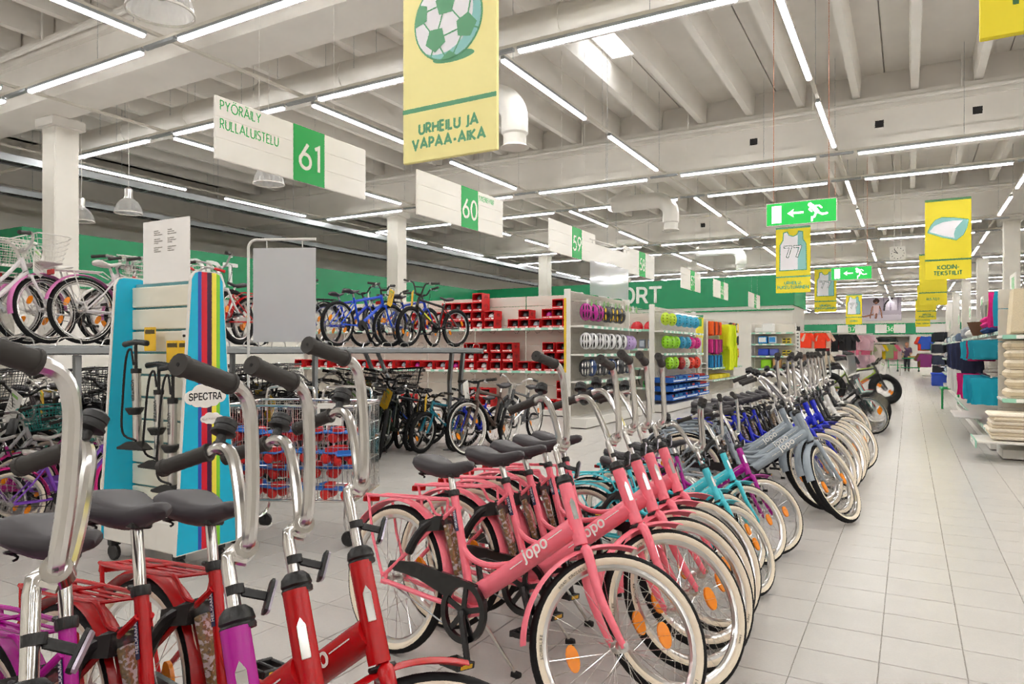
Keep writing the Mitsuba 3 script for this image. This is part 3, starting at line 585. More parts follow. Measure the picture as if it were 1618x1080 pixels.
# ================================================================ sport bikes: one model, many builds
BIKES = {}
def bike_proto(col, style='diamond', bar='riser', side=None, line=None, rim='alu', guards=None, carrier=None, basket=None, chain='black_plastic', saddle='leather', grips='grip', fork=None, tw=.024, tag=None, trainers=False, shock=False, accent=None):
    key = repr((col, style, bar, side, line, rim, guards, carrier, basket, chain, saddle, grips, fork, tw, tag, trainers, shock, accent))
    if key in BIKES: return BIKES[key]
    L, R, out = 1.0, .30, []; pm = paint(col); fm = fork or pm
    def q(name, m, mat, st=False, smooth=35, label=None): out.append((name, ply(m, mat, smooth), st, label))
    hb, ht = np.array([.852, 0, .60]), np.array([.805, 0, .735])
    bb = np.array([.40, 0, .285]); sc = np.array([.275, 0, .66])
    ms = [tube([bb, sc], .016, 10), tube([hb, ht], .022, 10), tube([(bb[0], -.035, bb[2]), (bb[0], .035, bb[2])], .024, 10)]
    if style == 'diamond': ms += [tube([hb + [0, 0, .01], bb + [.01, 0, .005]], .021, 10), tube([ht - [-.01, 0, .03], sc - [-.012, 0, .05]], .0175, 10)]
    elif style == 'low': ms += [tube(spline([hb + [0, 0, .02], (.66, 0, .42), (.52, 0, .32), bb + [.01, 0, .005]], 18), .021, 10), tube(spline([ht - [0, 0, .03], (.66, 0, .54), (.50, 0, .42), (.345, 0, .44)], 18), .016, 10)]
    else: ms += [tube(spline([ht - [0, 0, .05], (.68, 0, .53), (.52, 0, .36), bb + [0, 0, .01]], 18), .030, 10)]
    for s in (-1, 1):
        ms += [tube([(.30, s * .02, .60), (.16, s * .05, .45), (0, s * .062, .305)], .0085, 7), tube([(.385, s * .03, .285), (.2, s * .052, .288), (0, s * .062, .295)], .010, 7)]
    q('frame', join(*ms), pm)
    if accent: q('frame__stripe', join(*[along(sb_plate(-.09, .09, -.011, .011), np.array([.62, .435]), np.array([.80, .555]), y) for y in (-.0222,)], *[along(sb_plate(-.09, .09, -.011, .011), np.array([.56, .395]), np.array([.64, .452]), .0222)]), flat(accent), False, False)
    fk = []
    for s in (-1, 1):
        if shock: fk += [tube([(.862, s * .055, .57), (.90, s * .058, .46)], .0145, 8), tube([(.895, s * .058, .475), (.965, s * .06, .33), (1.0, s * .06, .295)], [.02, .018, .011], 8)]
        else: fk += [tube(spline([(.860, s * .02, .585), (.868, s * .05, .555), (.92, s * .055, .43), (1.0, s * .056, .295)], 10), np.linspace(.015, .009, 10) if False else .0125, 8)]
    q('fork', join(*fk, tube([(.863, -.055, .572), (.863, .055, .572)], .017, 8)), fm, True)
    st_top = np.array([.785, 0, .80]) if bar != 'bmx' else np.array([.79, 0, .775])
    cl = st_top + np.array([.055, 0, .005])
    q('stem', join(tube([ht, st_top], .013, 8), tube([st_top, cl], .014, 8), tube([cl + [0, -.025, 0], cl + [0, .025, 0]], .019, 8)), 'black_plastic' if bar != 'high' else 'alu', True)
    if bar == 'flat': half = [(0, 0, 0), (0, .05, 0), (-.01, .10, .012), (-.03, .29, .02)]
    elif bar == 'riser': half = [(0, 0, 0), (0, .06, .0), (-.01, .12, .055), (-.02, .16, .07), (-.06, .29, .075)]
    elif bar == 'bmx': half = [(0, 0, 0), (0, .045, .005), (.005, .09, .12), (0, .14, .175), (-.04, .31, .19)]
    else: half = [(0, 0, 0), (.01, .06, .01), (.0, .13, .08), (-.07, .20, .10), (-.20, .25, .075)]
    h = np.array(half) + cl; full = np.vstack([h[::-1], (h * [1, -1, 1])[1:]])
    bm = 'black_plastic' if bar in ('flat', 'riser', 'bmx') else 'alu'
    q('handlebar', join(tube(spline(full, 36), .0115, 8), *([tube([h[2] * [1, s, 1] + [0, 0, -.01] for s in (-1, 1)], .009, 6)] if bar == 'bmx' else [])), bm, True)
    for s in (-1, 1):
        a, b = h[-2] * [1, s, 1], h[-1] * [1, s, 1]; d = (b - a) / np.linalg.norm(b - a); b2 = b + d * .012
        q('grip', tube([b - d * .115, b - d * .112, b - d * .01, b2, b2 + d * .004], [.02, .0165, .0165, .0185, .015], 10), grips, True)
        lv = b - d * .13
        q('brake_lever', join(tube([lv, lv + [.035, 0, -.012], lv + d * .06 + [.055, 0, -.03], lv + d * .10 + [.05, 0, -.035]], .0055, 6), tube([lv - d * .012, lv + d * .012], .017, 8)), 'alu', True)
    cab = [tube(spline([cl + [.03, .10 * s, .03], cl + [.13, .06 * s, .02], cl + [.10, .03 * s, -.12], (.80, .03 * s, .60)], 14), .0028, 4) for s in (-1, 1)]
    q('cables', join(*cab), 'black_plastic', True)
    w = wheel_parts(R, tw, side, 36, 22, ((150, .6), (330, .6)), line, rim)
    for wname, cx, st in (('rear_wheel', 0, False), ('front_wheel', L, True)):
        for pn, (m, mat) in w.items(): q(wname + '__' + pn.replace('tire__', ''), at(m, cx, R), mat, st)
    if guards:
        q('mudguard', arc(0, R, R + .028, 5, 165, 20, .032, .012, 3), guards); q('mudguard', arc(L, R, R + .028, 45, 190, 18, .032, .012, 3), guards, True)
        q('mudguard_stays', join(*[tube([(0, s * .05, R), (-.30, s * .03, R + .10)], .0028, 4) for s in (-1, 1)], *[tube([(0, s * .05, R), (-.17, s * .03, R + .27)], .0028, 4) for s in (-1, 1)]), 'chrome')
    if carrier:
        rk = [tube([(-.24, s * .05, .645), (.16, s * .055, .655), (.26, s * .025, .60)], .006, 6) for s in (-1, 1)] + [tube([(-.10, s * .055, .65), (-.005, s * .066, .31)], .0055, 6) for s in (-1, 1)] + [tube([(-.24, y, .645), (.15, y, .655)], .004, 5) for y in (-.025, 0, .025)] + [tube([(x, -.05, .65), (x, .05, .65)], .005, 5) for x in (-.24, -.05, .15)]
        q('carrier', join(*rk), carrier); q('rear_reflector', rbox(-.27, -.25, -.045, .045, .60, .645, .004), 'red_lens')
    if basket:
        bx, bz = 1.0, .70; wv = []
        for i in range(6):
            zz = bz + .045 * i; a, b = .10 + .011 * i, .13 + .012 * i
            wv.append(tube(spline([(bx - a, -b, zz), (bx + a, -b, zz), (bx + a, b, zz), (bx - a, b, zz), (bx - a, -b, zz)], 16), .006 if i == 5 else .003, 4))
        for j in range(26):
            an = 2 * math.pi * j / 26; c, s = math.cos(an), math.sin(an); k_ = 1 / max(abs(c), abs(s))
            wv.append(tube([(bx + .10 * c * k_ * .96, .13 * s * k_ * .96, bz), (bx + .155 * c * k_ * .96, .19 * s * k_ * .96, bz + .225)], .0026, 3))
        wv.append(box(bx - .10, bx + .10, -.13, .13, bz - .003, bz)); q('basket', join(*wv), basket, True, False)
    b2 = Point(.40, .285)
    if chain not in ('black_plastic',):
        g = unary_union([b2.buffer(.075), Polygon([(0, .335), (.36, .365), (.44, .33), (.36, .22), (0, .265)]).buffer(.012)])
        c = poly(g, .02); q('chain_guard', (np.stack([c[0][:, 0], -.04 - c[0][:, 2], c[0][:, 1]], -1), c[1]), chain)
    ck = [tube([(.40, -.055, .285), (.40, -.047, .285)], .075, 16), tube([(.40, -.065, .285), (.50, -.078, .19)], .0125, 7), tube([(.40, .065, .285), (.30, .078, .38)], .0125, 7), tube([(.40, -.07, .285), (.40, .07, .285)], .012, 7), tube([(0, -.045, .31 + .0), (.40, -.05, .36)], .003, 4), tube([(0, -.045, .275), (.40, -.05, .212)], .003, 4)]
    q('crankset', join(*ck), 'black_plastic')
    for x, y, z in ((.50, -.125, .19), (.30, .125, .38)): q('pedal', join(rbox(x - .045, x + .045, y - .045, y + .045, z - .012, z + .012, .004)), 'black_plastic')
    q('seat_post', tube([sc, (.255, 0, .715)], .0128, 8), 'alu')
    q('saddle', saddle_mesh(.11, .375, .775, .77, .078, .022, .06, 14, 12), saddle, False, True); q('saddle__rails', join(*[tube([(.14, s * .025, .728), (.30, s * .018, .735)], .004, 5) for s in (-1, 1)], rbox(.225, .275, -.02, .02, .71, .735, .003)), 'black_plastic')
    q('kickstand', tube([(.32, .045, .275), (.30, .16, .03)], .006, 6), 'black_plastic')
    if tag:
        tg = lambda m: mv(m, (.95, -.03, .70), rz=.5, ry=.25)
        q('price_tag', tg(rbox(-.088, .088, -.002, .002, -.12, .12, .0015)), tag, True, False); q('price_tag__header', tg(box(-.07, .03, -.0032, -.002, .075, .095)), flat('#7fae5a'), True, False)
        q('price_tag__print', tg(join(*[box(-.07, .0 + .02 * (i % 3), -.0032, -.002, .05 - .022 * i, .055 - .022 * i) for i in range(6)])), flat('#8f8c86'), True, False)
    if trainers:
        for s in (-1, 1): q('training_wheel', mv(join(lathe([(.0, -.012), (.07, -.012), (.075, -.006), (.075, .006), (.07, .012), (0, .012)], 18)), (-.0, s * .17, .08), rx=math.pi / 2), 'white_steel'); q('training_wheel_strut', tube([(0, s * .066, .30), (0, s * .12, .20), (0, s * .165, .08)], .007, 6), 'black_plastic')
    BIKES[key] = out
    return out
def bike(label, pose, st=0., s=1., group=None, name='bicycle', **kw):
    k = thing(name, label, 'bicycle', group); place_bike(k, bike_proto(**kw), pose, 1.0, .30, st, s, .05); return k
def front_at(x, y, z, yaw, s, lean=0.):    # pose that puts the front wheel's foot at (x, y)
    return (x - s * math.cos(yaw), y - s * math.sin(yaw), z, yaw, lean)
N90 = math.pi / 2
# ---- double deck rack: steel platform along the hall, bikes on it and below it
RZ = 1.30
rk = thing('bike_rack', 'long steel double deck bicycle rack carrying children\'s bikes above rows of bikes', 'bike rack')
for i, y in enumerate(np.arange(1.0, 7.8, .62)):
    add(rk, 'deck', join(rbox(-6.35, -4.93, y, y + .60, RZ - .035, RZ - .012, .003)), 'zinc', False)
add(rk, 'front_rail', rbox(-4.96, -4.90, .9, 7.85, RZ - .07, RZ - .025, .004), 'zinc', False)
add(rk, 'rear_rail', rbox(-6.40, -6.34, .9, 7.85, RZ - .085, RZ - .02, .004), 'zinc', False)
add(rk, 'end_rail', rbox(-6.4, -4.90, 7.83, 7.88, RZ - .085, RZ - .02, .004), 'zinc', False)
for i, y in enumerate(np.arange(1.05, 7.7, .30)): add(rk, 'wheel_loop', tube(spline([(-4.93, y, RZ - .015), (-4.925, y + .03, RZ + .035), (-4.925, y + .14, RZ + .035), (-4.93, y + .17, RZ - .015)], 14), .0045, 5), 'chrome')
for x in (-5.05, -6.25):
    for y in (1.2, 2.75, 5.0, 7.3, 7.55):
        add(rk, 'post', rbox(x - .022, x + .022, y - .022, y + .022, 0, RZ - (.42 if y > 7 else .08), .004), 'zinc', False)
        if y > 7: add(rk, 'brace', hull([(x + a, y + b, RZ - .42) for a in (-.022, .022) for b in (-.022, .022)] + [(x + a + (.12 if x > -5.5 else -.08), y + b - .12, RZ - .08) for a in (-.022, .022) for b in (-.022, .022)]), 'zinc', False)
    for y in (1.2, 2.75, 5.0, 7.3, 7.55): add(rk, 'foot', rbox(x - .06, x + .06, y - .06, y + .06, 0, .012, .003), 'zinc', False)
GIRL = dict(style='low', bar='high', line='white_steel', saddle='white_steel')
PK = paint('#d678b6'); WS = 'white_steel'
U = [  # upper deck: label, x, y of the rear wheel, heading, turn of the bars, build
 ('white girl\'s bike with pink mudguards at the middle of the upper deck', -5.33, 2.95, N90, .25, .83, dict(col='#e9e4e6', guards=PK, carrier=WS, **GIRL)),
 ('white girl\'s bike with pink mudguards behind another on the upper deck', -5.93, 2.87, N90 - .03, -.2, .83, dict(col='#e6e2e2', guards=PK, carrier=WS, basket=WS, **GIRL)),
 ('white bike with wire basket leading the upper deck', -5.42, 1.92, N90 + .02, .2, .83, dict(col='#e6e2e4', guards=PK, carrier=WS, basket=WS, tag='card', **GIRL)),
 ('white bike with white basket, leftmost on the upper deck', -5.80, 1.80, N90, -.3, .83, dict(col='#dfe3e4', basket=WS, carrier=WS, **GIRL)),
 ('turquoise children\'s bike at the left end of the upper deck', -6.10, 1.2, N90, .1, .83, dict(col='#38b2be', basket=WS, **GIRL)),
 ('white bike with fat black tyre beside the cyan display stand on the upper deck', -5.12, 3.32, N90, .3, .83, dict(col='#e3dedf', tw=.03, **{**GIRL, 'line': None})),
 ('pale pink bike far back on the upper deck', -6.15, 3.6, N90, .1, .83, dict(col='#e7a3bd', basket=WS, guards=WS, **GIRL)),
 ('small red bike with training wheels on the upper deck', -5.2, 4.35, -N90, .1, .72, dict(col='#c90d15', style='low', bar='high', chain='white_steel', guards=paint('#c90d15'), carrier=paint('#c90d15'), trainers=True, line='white_steel', grips=paint('#c90d15'))),
 ('red children\'s bike behind the translucent screen on the upper deck', -5.8, 4.3, -N90, -.2, .80, dict(col='#b30f16', bar='high', guards='black_plastic', line='white_steel')),
 ('dark blue bike left of the blue ones, rear wheel beside the translucent screen', -6.1, 5.2, N90, .2, .83, dict(col='#1b2f8c', guards='black_plastic', carrier='black_plastic')),
 ('blue boy\'s bike with paper tag on the upper deck, nearest the translucent screen', -5.82, 5.95, N90, .35, .83, dict(col='#1f3fc4', guards='black_plastic', carrier='black_plastic', bar='riser', tag='card')),
 ('bright blue boy\'s bike in the middle of the upper deck\'s far end', -5.45, 5.72, N90 - .04, -.2, .83, dict(col='#1a4fd0', bar='riser', tag='card_yellow')),
 ('blue boy\'s bike with black mudguard behind the matte black one on the upper deck', -5.42, 6.62, N90, .2, .83, dict(col='#1c3fb8', guards='black_plastic', carrier='black_plastic', bar='riser')),
 ('blue and red bike at the back of the upper deck\'s far end', -6.0, 6.75, N90, .1, .83, dict(col='#24419c', bar='riser', accent='#c2070f')),
 ('matte black stunt bike at the end of the upper deck', -5.18, 7.62, -N90 - .17, .2, .83, dict(col='#1d1c1b', bar='bmx', tag='card_yellow', accent='#d8d21c', tw=.03)),
]
P('card', '#dad8d2', .6); P('card_yellow', '#e2b528', .55)
for lab, x, y, yaw, st, s, kw in U: bike(lab, (x, y, RZ, yaw, .05 * (1 if st > 0 else -1)), st, s, **kw)
# ---- bikes below the rack, front wheels out towards the aisle
D_ = -N90
LOW = [
 ('black mountain bike with grey graphics, leftmost of the loose ones under the rack', -5.85, 6.90, D_ + .05, -.25, .95, dict(col='#20242c', shock=True, tw=.03, accent='#a8adb5', tag='card')),
 ('black mountain bike with blue frame graphics, second of the loose ones under the rack', -5.62, 6.66, D_ - .05, .15, .98, dict(col='#1c2430', shock=True, tw=.032, accent='#2c50b0')),
 ('matte black youth bike with green details under the rack end', -5.38, 6.98, D_ - .1, .25, .83, dict(col='#191919', tw=.03, bar='riser', accent='#5da02a', tag='card_yellow')),
 ('teal mountain bike with yellow tag under the rack end', -5.17, 6.88, D_ - .12, .12, .86, dict(col='#1f7f96', shock=True, tw=.032, tag='card_yellow', accent='#e8e8e8')),
 ('bright blue youth bike between the rack posts', -4.90, 7.22, D_ - .05, .1, .85, dict(col='#1331c8', tw=.026, shock=True, line=None)),
 ('brown trekking bike with white tyres and a price card, last under the rack', -4.62, 7.04, D_ + .04, -.30, 1.08, dict(col='#54423a', side='white_steel', tw=.02, guards='black_plastic', tag='card', shock=True, bar='flat', chain='black_gloss')),
 ('grey city bike behind the brown trekking bike', -4.62, 7.95, D_ + .1, .2, 1.0, dict(col='#54565a', bar='high', guards='black_plastic', tw=.02, tag='card')),
]
for lab, x, y, yaw, st, s, kw in LOW: bike(lab, front_at(x, y, 0, yaw, s, .06), st, s, **kw)
cols = ['#1a1a1c', '#7d1418', '#18181a', '#23262e', '#1b1b1e', '#8a1519', '#15171c', '#2b2b30', '#1d2a1c']
for i in range(9):
    y = 3.95 + .28 * i
    bike('dark %s bike in the packed row under the rack, %s behind the wire cart' % (['matte', 'maroon', 'glossy', 'slate', 'plain', 'red', 'inky', 'charcoal', 'olive'][i], ['first', 'second', 'third', 'fourth', 'fifth', 'sixth', 'seventh', 'eighth', 'ninth'][i]),
         front_at(-5.25 - .08 * (i % 2), y, 0, D_ + .45, 1.0, .06), .3 * (-1) ** i, 1.0, col=cols[i], shock=i % 2 == 0, tag=['card', None, 'card_yellow'][i % 3], tw=.026, bar=['riser', 'flat'][i % 2], accent=['#b01518', '#d0d0d0', '#b01518'][i % 3])
KID = dict(style='low', bar='high', tw=.024)
GL = [
 ('white and purple girl\'s bike with pink mudguards under the left of the rack', -5.72, 2.72, N90 - .1, .2, .80, dict(col='#ebe7e8', guards=paint('#e0348c'), chain=paint('#6a3a9c'), side='cream_tire', carrier='black_plastic', saddle='white_steel', **KID)),
 ('purple girl\'s bike with pink mudguard beside the display stand', -5.22, 2.42, N90 - .05, .3, .75, dict(col='#7a43b4', guards=paint('#e62c8c'), saddle='white_steel', basket='card', side='cream_tire', grips=paint('#9bd11c'), **KID)),
 ('magenta flowered girl\'s bike behind the white and purple one', -6.05, 2.55, N90 - .15, -.2, .78, dict(col='#b41a86', chain=paint('#b41a86'), saddle='white_steel', basket='card', guards=paint('#b41a86'), **KID)),
 ('white girl\'s bike with teal basket under the left of the rack', -6.35, 2.35, N90 - .1, .2, .85, dict(col='#e4e6e6', chain='white_steel', basket=paint('#2aa39a'), saddle='leather', side='cream_tire', **KID)),
 ('violet children\'s bike at the left under the rack', -5.5, 1.75, N90 - .1, .4, .72, dict(col='#6d2c98', saddle='white_steel', guards=paint('#d42f8a'), **KID)),
 ('turquoise girl\'s bike at the far left under the rack', -6.2, 1.7, N90, .1, .85, dict(col='#35a8a4', basket='card', guards=WS, side='cream_tire', **KID)),
 ('mint city bike behind the girls\' bikes under the rack', -6.6, 3.2, N90 - .1, .1, 1.0, dict(col='#63b7a7', bar='high', style='low', guards=WS, carrier=WS)),
 ('grey town bike behind the display stand under the rack', -5.35, 3.75, N90 - .2, .2, .95, dict(col='#3c3e42', bar='high', style='low', guards='black_plastic', tag='card')),
]
for lab, x, y, yaw, st, s, kw in GL: bike(lab, (x, y, 0, yaw, .08), st, s, **kw)
nth = ['first', 'second', 'third', 'fourth', 'fifth', 'sixth', 'seventh', 'eighth', 'ninth', 'tenth', 'eleventh', 'twelfth', 'thirteenth', 'fourteenth']
for i in range(14):
    bike('black bike in the deep second row under the rack, %s from its left end' % nth[i], front_at(-6.75 + .06 * (i % 3) + (.9 if i > 6 else 0), 2.2 + .40 * i, 0, D_ + .85 + .1 * (i % 2), 1.1, .06), .25 * (-1) ** i, 1.1, col=['#1b1b1d', '#232529', '#191c1c'][i % 3], basket=[None, 'black_plastic', None][i % 3], tag=[None, None, 'card', 'card_yellow'][i % 4], bar=['riser', 'high'][i % 2], guards='black_plastic', carrier='black_plastic' if i % 2 else None, accent=['#b01518', None, '#c8c8cc'][i % 3])
for i in range(11):
    bike('dark bike in the hindmost row under the rack, %s from its left end' % nth[i], (-8.6 + .1 * (i % 2), 2.6 + .42 * i, 0, .3, .05), .2 * (-1) ** i, 1.15, col=['#202226', '#1a1a1c', '#2a1a1c'][i % 3], bar='high', tw=.026, basket='black_plastic' if i % 2 else None, guards='black_plastic')
# fat bikes closing the row in the aisle
FAT = dict(shock=False, tw=.055, rim='black_plastic', fork='black_plastic', bar='flat')
bike('black fat tyre bike with lime frame at the far end of the row', (-1.72, 19.0, 0, .06, .12), .35, 1.2, name='fat_bike', col='#8aa61c', accent='#d86a1a', **FAT)
bike('black fat tyre bike with a hanging card, second at the row end', (-1.66, 18.4, 0, .06, .12), .45, 1.2, name='fat_bike', col='#23241f', accent='#d86a1a', tag='card', **FAT)
# ================================================================ shelving and goods of the sport department
P('mint', '#8fc2ad', .5)
P('carton_red', '#c01218', .5)
P('carton_dark', '#3a0d0e', .6)
P('white_print', '#e6e3de', .55)
def at_m(M, m): v = np.asarray(m[0], float); return v @ M[:3, :3].T + M[:3, 3], m[1]
def gondola(label, M, W, H, D, shelves=(), plinth=.16, mesh_back=False, posts=True, name='shelving_unit', sd=None, rail=True, sides=True):
    """local frame: width along x from 0, front at y = 0, depth to +y"""
    k = thing(name, label, 'shelving')
    a = lambda part, m, mat, sm=False, **kw: add(k, part, at_m(M, m), mat, sm, **kw)
    if mesh_back: a('back_panel', join(*[box(0, W, D - .03, D - .027, z, z + .006) for z in np.arange(.2, H, .055)], *[box(x, x + .006, D - .03, D - .027, .2, H) for x in np.arange(0, W, .055)], box(0, W, D - .01, D, .1, H)), 'beige_steel')
    else:
        n = max(1, round(W / 1.25))
        for i in range(n):
            for z0, z1 in zip(np.arange(.16, H - .05, .4), list(np.arange(.56, H - .05, .4)) + [H]): a('back_panel', rbox(i * W / n + .012, (i + 1) * W / n - .012, D - .03, D - .008, z0 + .003, z1 - .003, .004), 'beige_steel')
    if posts:
        for x in (-.03, W + .0): a('upright', rbox(x, x + .03, D - (.06 if sides else .11), D, 0, H + .03, .004), 'white_steel')
    if sides: a('end_panel', rbox(-.034, -.004, .0, D, 0, H + .02, .005), 'white_steel')
    a('plinth', rbox(0, W, .0, D, 0.015, plinth, .006), 'white_steel')
    for i, z in enumerate(shelves):
        d = sd[i] if sd else D
        a('shelf', rbox(0, W, D - d, D - .03, z - .03, z, .004), 'white_steel')
        if rail:
            a('price_rail', rbox(0, W, D - d - .012, D - d, z - .045, z + .003, .002), 'mint')
            for x in np.arange(.08, W - .1, .26):
                x2 = x + RNG.uniform(-.04, .08); a('price_label', box(x2, x2 + .085 + .06 * RNG.random(), D - d - .0135, D - d - .012, z - .042, z), 'white_print')
    return k
TM4 = lambda M: T4(np.asarray(M).tolist())
# ---- helmets
def helmet_parts(shell, vent_patch='dark', skate=False):
    n, m = 18, 20; v = []
    for i in range(n):
        th = (i / (n - 1)) * (math.pi / 2 + .22)
        for j in range(m):
            ph = 2 * math.pi * j / m; e = .92 if skate else .82
            r = abs(math.sin(th)) ** e
            x = .135 * r * math.cos(ph); y = .102 * r * math.sin(ph); z = .145 * math.cos(th)
            if not skate and math.cos(ph) < 0: x *= 1.12; z -= .012 * r
            v.append((x, y, z))
    f = grid_faces(n, m, False); v = np.array(v); inner = v * .93 + [0, 0, -.004]
    rim = np.array([[(n - 1) * m + j, (n - 1) * m + (j + 1) % m, n * m + (n - 1) * m + (j + 1) % m] for j in range(m)] + [[(n - 1) * m + j, n * m + (n - 1) * m + (j + 1) % m, n * m + (n - 1) * m + j] for j in range(m)])
    sh = (np.vstack([v, inner]), np.vstack([f, f[:, ::-1] + n * m, rim]))
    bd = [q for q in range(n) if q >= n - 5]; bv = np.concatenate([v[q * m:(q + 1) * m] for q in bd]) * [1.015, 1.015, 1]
    band = (bv, grid_faces(len(bd), m, False))  # black lower shell; its black also paints shade into gaps between helmets
    vs = []
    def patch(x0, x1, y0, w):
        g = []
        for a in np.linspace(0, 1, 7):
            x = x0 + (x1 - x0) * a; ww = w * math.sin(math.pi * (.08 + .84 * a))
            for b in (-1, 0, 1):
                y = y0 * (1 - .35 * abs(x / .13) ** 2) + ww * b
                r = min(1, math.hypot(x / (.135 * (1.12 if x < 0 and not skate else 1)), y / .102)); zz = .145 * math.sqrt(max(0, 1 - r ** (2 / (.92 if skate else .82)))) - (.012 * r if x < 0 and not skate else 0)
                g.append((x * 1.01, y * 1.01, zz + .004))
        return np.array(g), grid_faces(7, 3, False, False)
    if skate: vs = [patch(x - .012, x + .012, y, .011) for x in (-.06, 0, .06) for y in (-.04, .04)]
    else: vs = [patch(x0, x1, y, w) for y, w in ((0, .010), (.046, .012), (-.046, .012)) for x0, x1 in ((.015, .10), (-.11, -.005))]  # patches laid on the closed shell; dark ones paint the shade inside slots
    st = [tube(spline([(.05, s * .085, -.02), (.01, s * .07, -.10), (0, s * .01, -.15)], 8), .004, 4) for s in (-1, 1)]
    return [('shell', ply(sh, shell, 50), None), ('vent_patch', ply(join(*vs), vent_patch, True), None), *([] if skate else [('base', ply(band, 'black_plastic', True), None)]), ('strap', ply(join(*st), 'black_plastic'), None)]
HP = {}
def helmet(label, M, col, vent_patch='dark', skate=False, group=None):
    key = (col, vent_patch, skate)
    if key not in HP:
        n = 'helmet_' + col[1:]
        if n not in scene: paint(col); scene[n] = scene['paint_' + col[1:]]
        HP[key] = helmet_parts(n, vent_patch, skate)
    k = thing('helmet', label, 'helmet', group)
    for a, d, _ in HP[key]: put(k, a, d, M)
def hang_M(M, x, y, z, tilt=0., spin=0.):    # helmet hanging with its crown to the front (-y) and its brow up
    R = np.eye(4); c, s = math.cos(spin), math.sin(spin)
    B = np.array([[0, 1, 0], [0, 0, -1], [1, 0, 0.]]).T          # helmet x -> up, z -> -y
    B = np.array([[0, 1., 0], [0, 0, -1.], [1., 0, 0]])
    S = np.array([[c, -s, 0], [s, c, 0], [0, 0, 1.]])
    t = np.array([[1, 0, 0], [0, math.cos(tilt), -math.sin(tilt)], [0, math.sin(tilt), math.cos(tilt)]])
    R[:3, :3] = S @ t @ B; R[:3, 3] = (x, y, z); return M @ R
# ---- boxed helmets
CW, CH, CD = .235, .185, .30
def carton_parts(front, inner):
    t = .004
    body = join(box(-CW / 2, CW / 2, 0, CD, 0, t), box(-CW / 2, CW / 2, .05, CD, CH - t, CH), box(-CW / 2, -CW / 2 + t, 0, CD, 0, CH), box(CW / 2 - t, CW / 2, 0, CD, 0, CH), box(-CW / 2, CW / 2, CD - t, CD, 0, CH), box(-CW / 2, CW / 2, -.001, t, 0, .045), box(-CW / 2, CW / 2, 0, .02, CH - .02, CH))
    lining = join(box(-CW / 2 + t, CW / 2 - t, CD - .02, CD - t, t, CH - t))
    lab = join(box(CW / 2 - .07, CW / 2 - .01, -.003, -.001, .008, .038), box(-CW / 2 + .012, CW / 2 - .085, -.003, -.001, .014, .026))
    a = np.arange(20) * math.pi / 10; o = Polygon([(.062 * math.cos(x), .042 * math.sin(x)) for x in a]); ov = poly(o.difference(o.buffer(-.006)), .001)
    tx = text('BELL', .028, .001, True, 0); tx = (tx[0] + [0, -.014, 0], tx[1]); side = join(*[face_x((m[0] + [.16, .105, 0], m[1]), CW / 2, 1) for m in (ov, tx)])
    return [('carton', ply(body, front, False), None), ('lining', ply(lining, inner, False), None), ('label', ply(lab, 'white_print', False), None), ('emblem', ply(side, 'carton_dark', False), 'dark oval emblem reading BELL')]
CP = [carton_parts('carton_red', 'carton_red')]
def carton(label, M, group):
    k = thing('helmet_box', label, 'box', group)
    for a, d, l in CP[0]: put(k, a, d, M, l)
def loc(x, y, z, rz=0., s=1.): return xf(x, y, z, rz, s)
MR = xf(-13.0, 12.0, 0)
WR = 7.42
gondola('long wall shelving stacked with red helmet boxes behind the bike rack', MR, WR, 2.36, .62, (.86, 1.70), .12, sd=(.56, .45), sides=False)
add('shelving_unit', 'end_panel', rbox(-5.575, -5.545, 12.0, 12.62, 0, 2.38, .005), 'white_steel', False)
def bx(x, n, z, y=.10, grp='red helmet boxes on the wall shelving', lab='red helmet box with cut-out front in the stacks on the wall shelving', every=0):
    for i in range(n):
        j = RNG.uniform(-.012, .012); M = MR @ loc(x + j, y + RNG.uniform(-.02, .03), z + i * (CH + .001), RNG.uniform(-.04, .04)); carton(lab, M, grp)
        c = RNG.choice(['#2a2a2e', '#d8d8da', '#2b2b30', '#1c1d22', '#d8d8da', '#b91c8c', '#9aa2ac']) if n < 3 else RNG.choice(['#1c1d22', '#2a2a2e', '#d8d8da'])
        helmet('helmet inside a red box on the wall shelving', M @ loc(0, .15, .026, 0) @ loc(0, 0, 0, -N90, .86), c, group='helmets inside the red boxes')
# metres along the shelf, and how many boxes high
for x, n in ((3.67, 2), (3.94, 2), (4.2, 2), (4.47, 3), (4.72, 3), (4.98, 3), (5.23, 4), (5.53, 2), (6.09, 1), (6.32, 2), (6.55, 1), (6.83, 2), (7.07, 3), (7.3, 1)): bx(x, n, 1.70, .22)
for x in (np.float64(0.2), np.float64(0.63), np.float64(1.05), np.float64(1.46), np.float64(1.86), np.float64(2.24), np.float64(2.62), np.float64(2.99), np.float64(3.36), np.float64(3.71), np.float64(4.06), np.float64(4.39), np.float64(4.72)): bx(x, 1, .86)
for x, n in ((5.13, 3), (5.44, 3), (5.74, 3), (6.03, 3), (6.38, 1), (6.68, 1), (6.94, 3), (7.23, 3)): bx(x, n, .86)
for x, n in ((2.16, 1), (2.75, 1), (3.46, 1), (5.13, 2), (5.5, 2), (6.94, 1), (7.23, 3)): bx(x, n, .12)
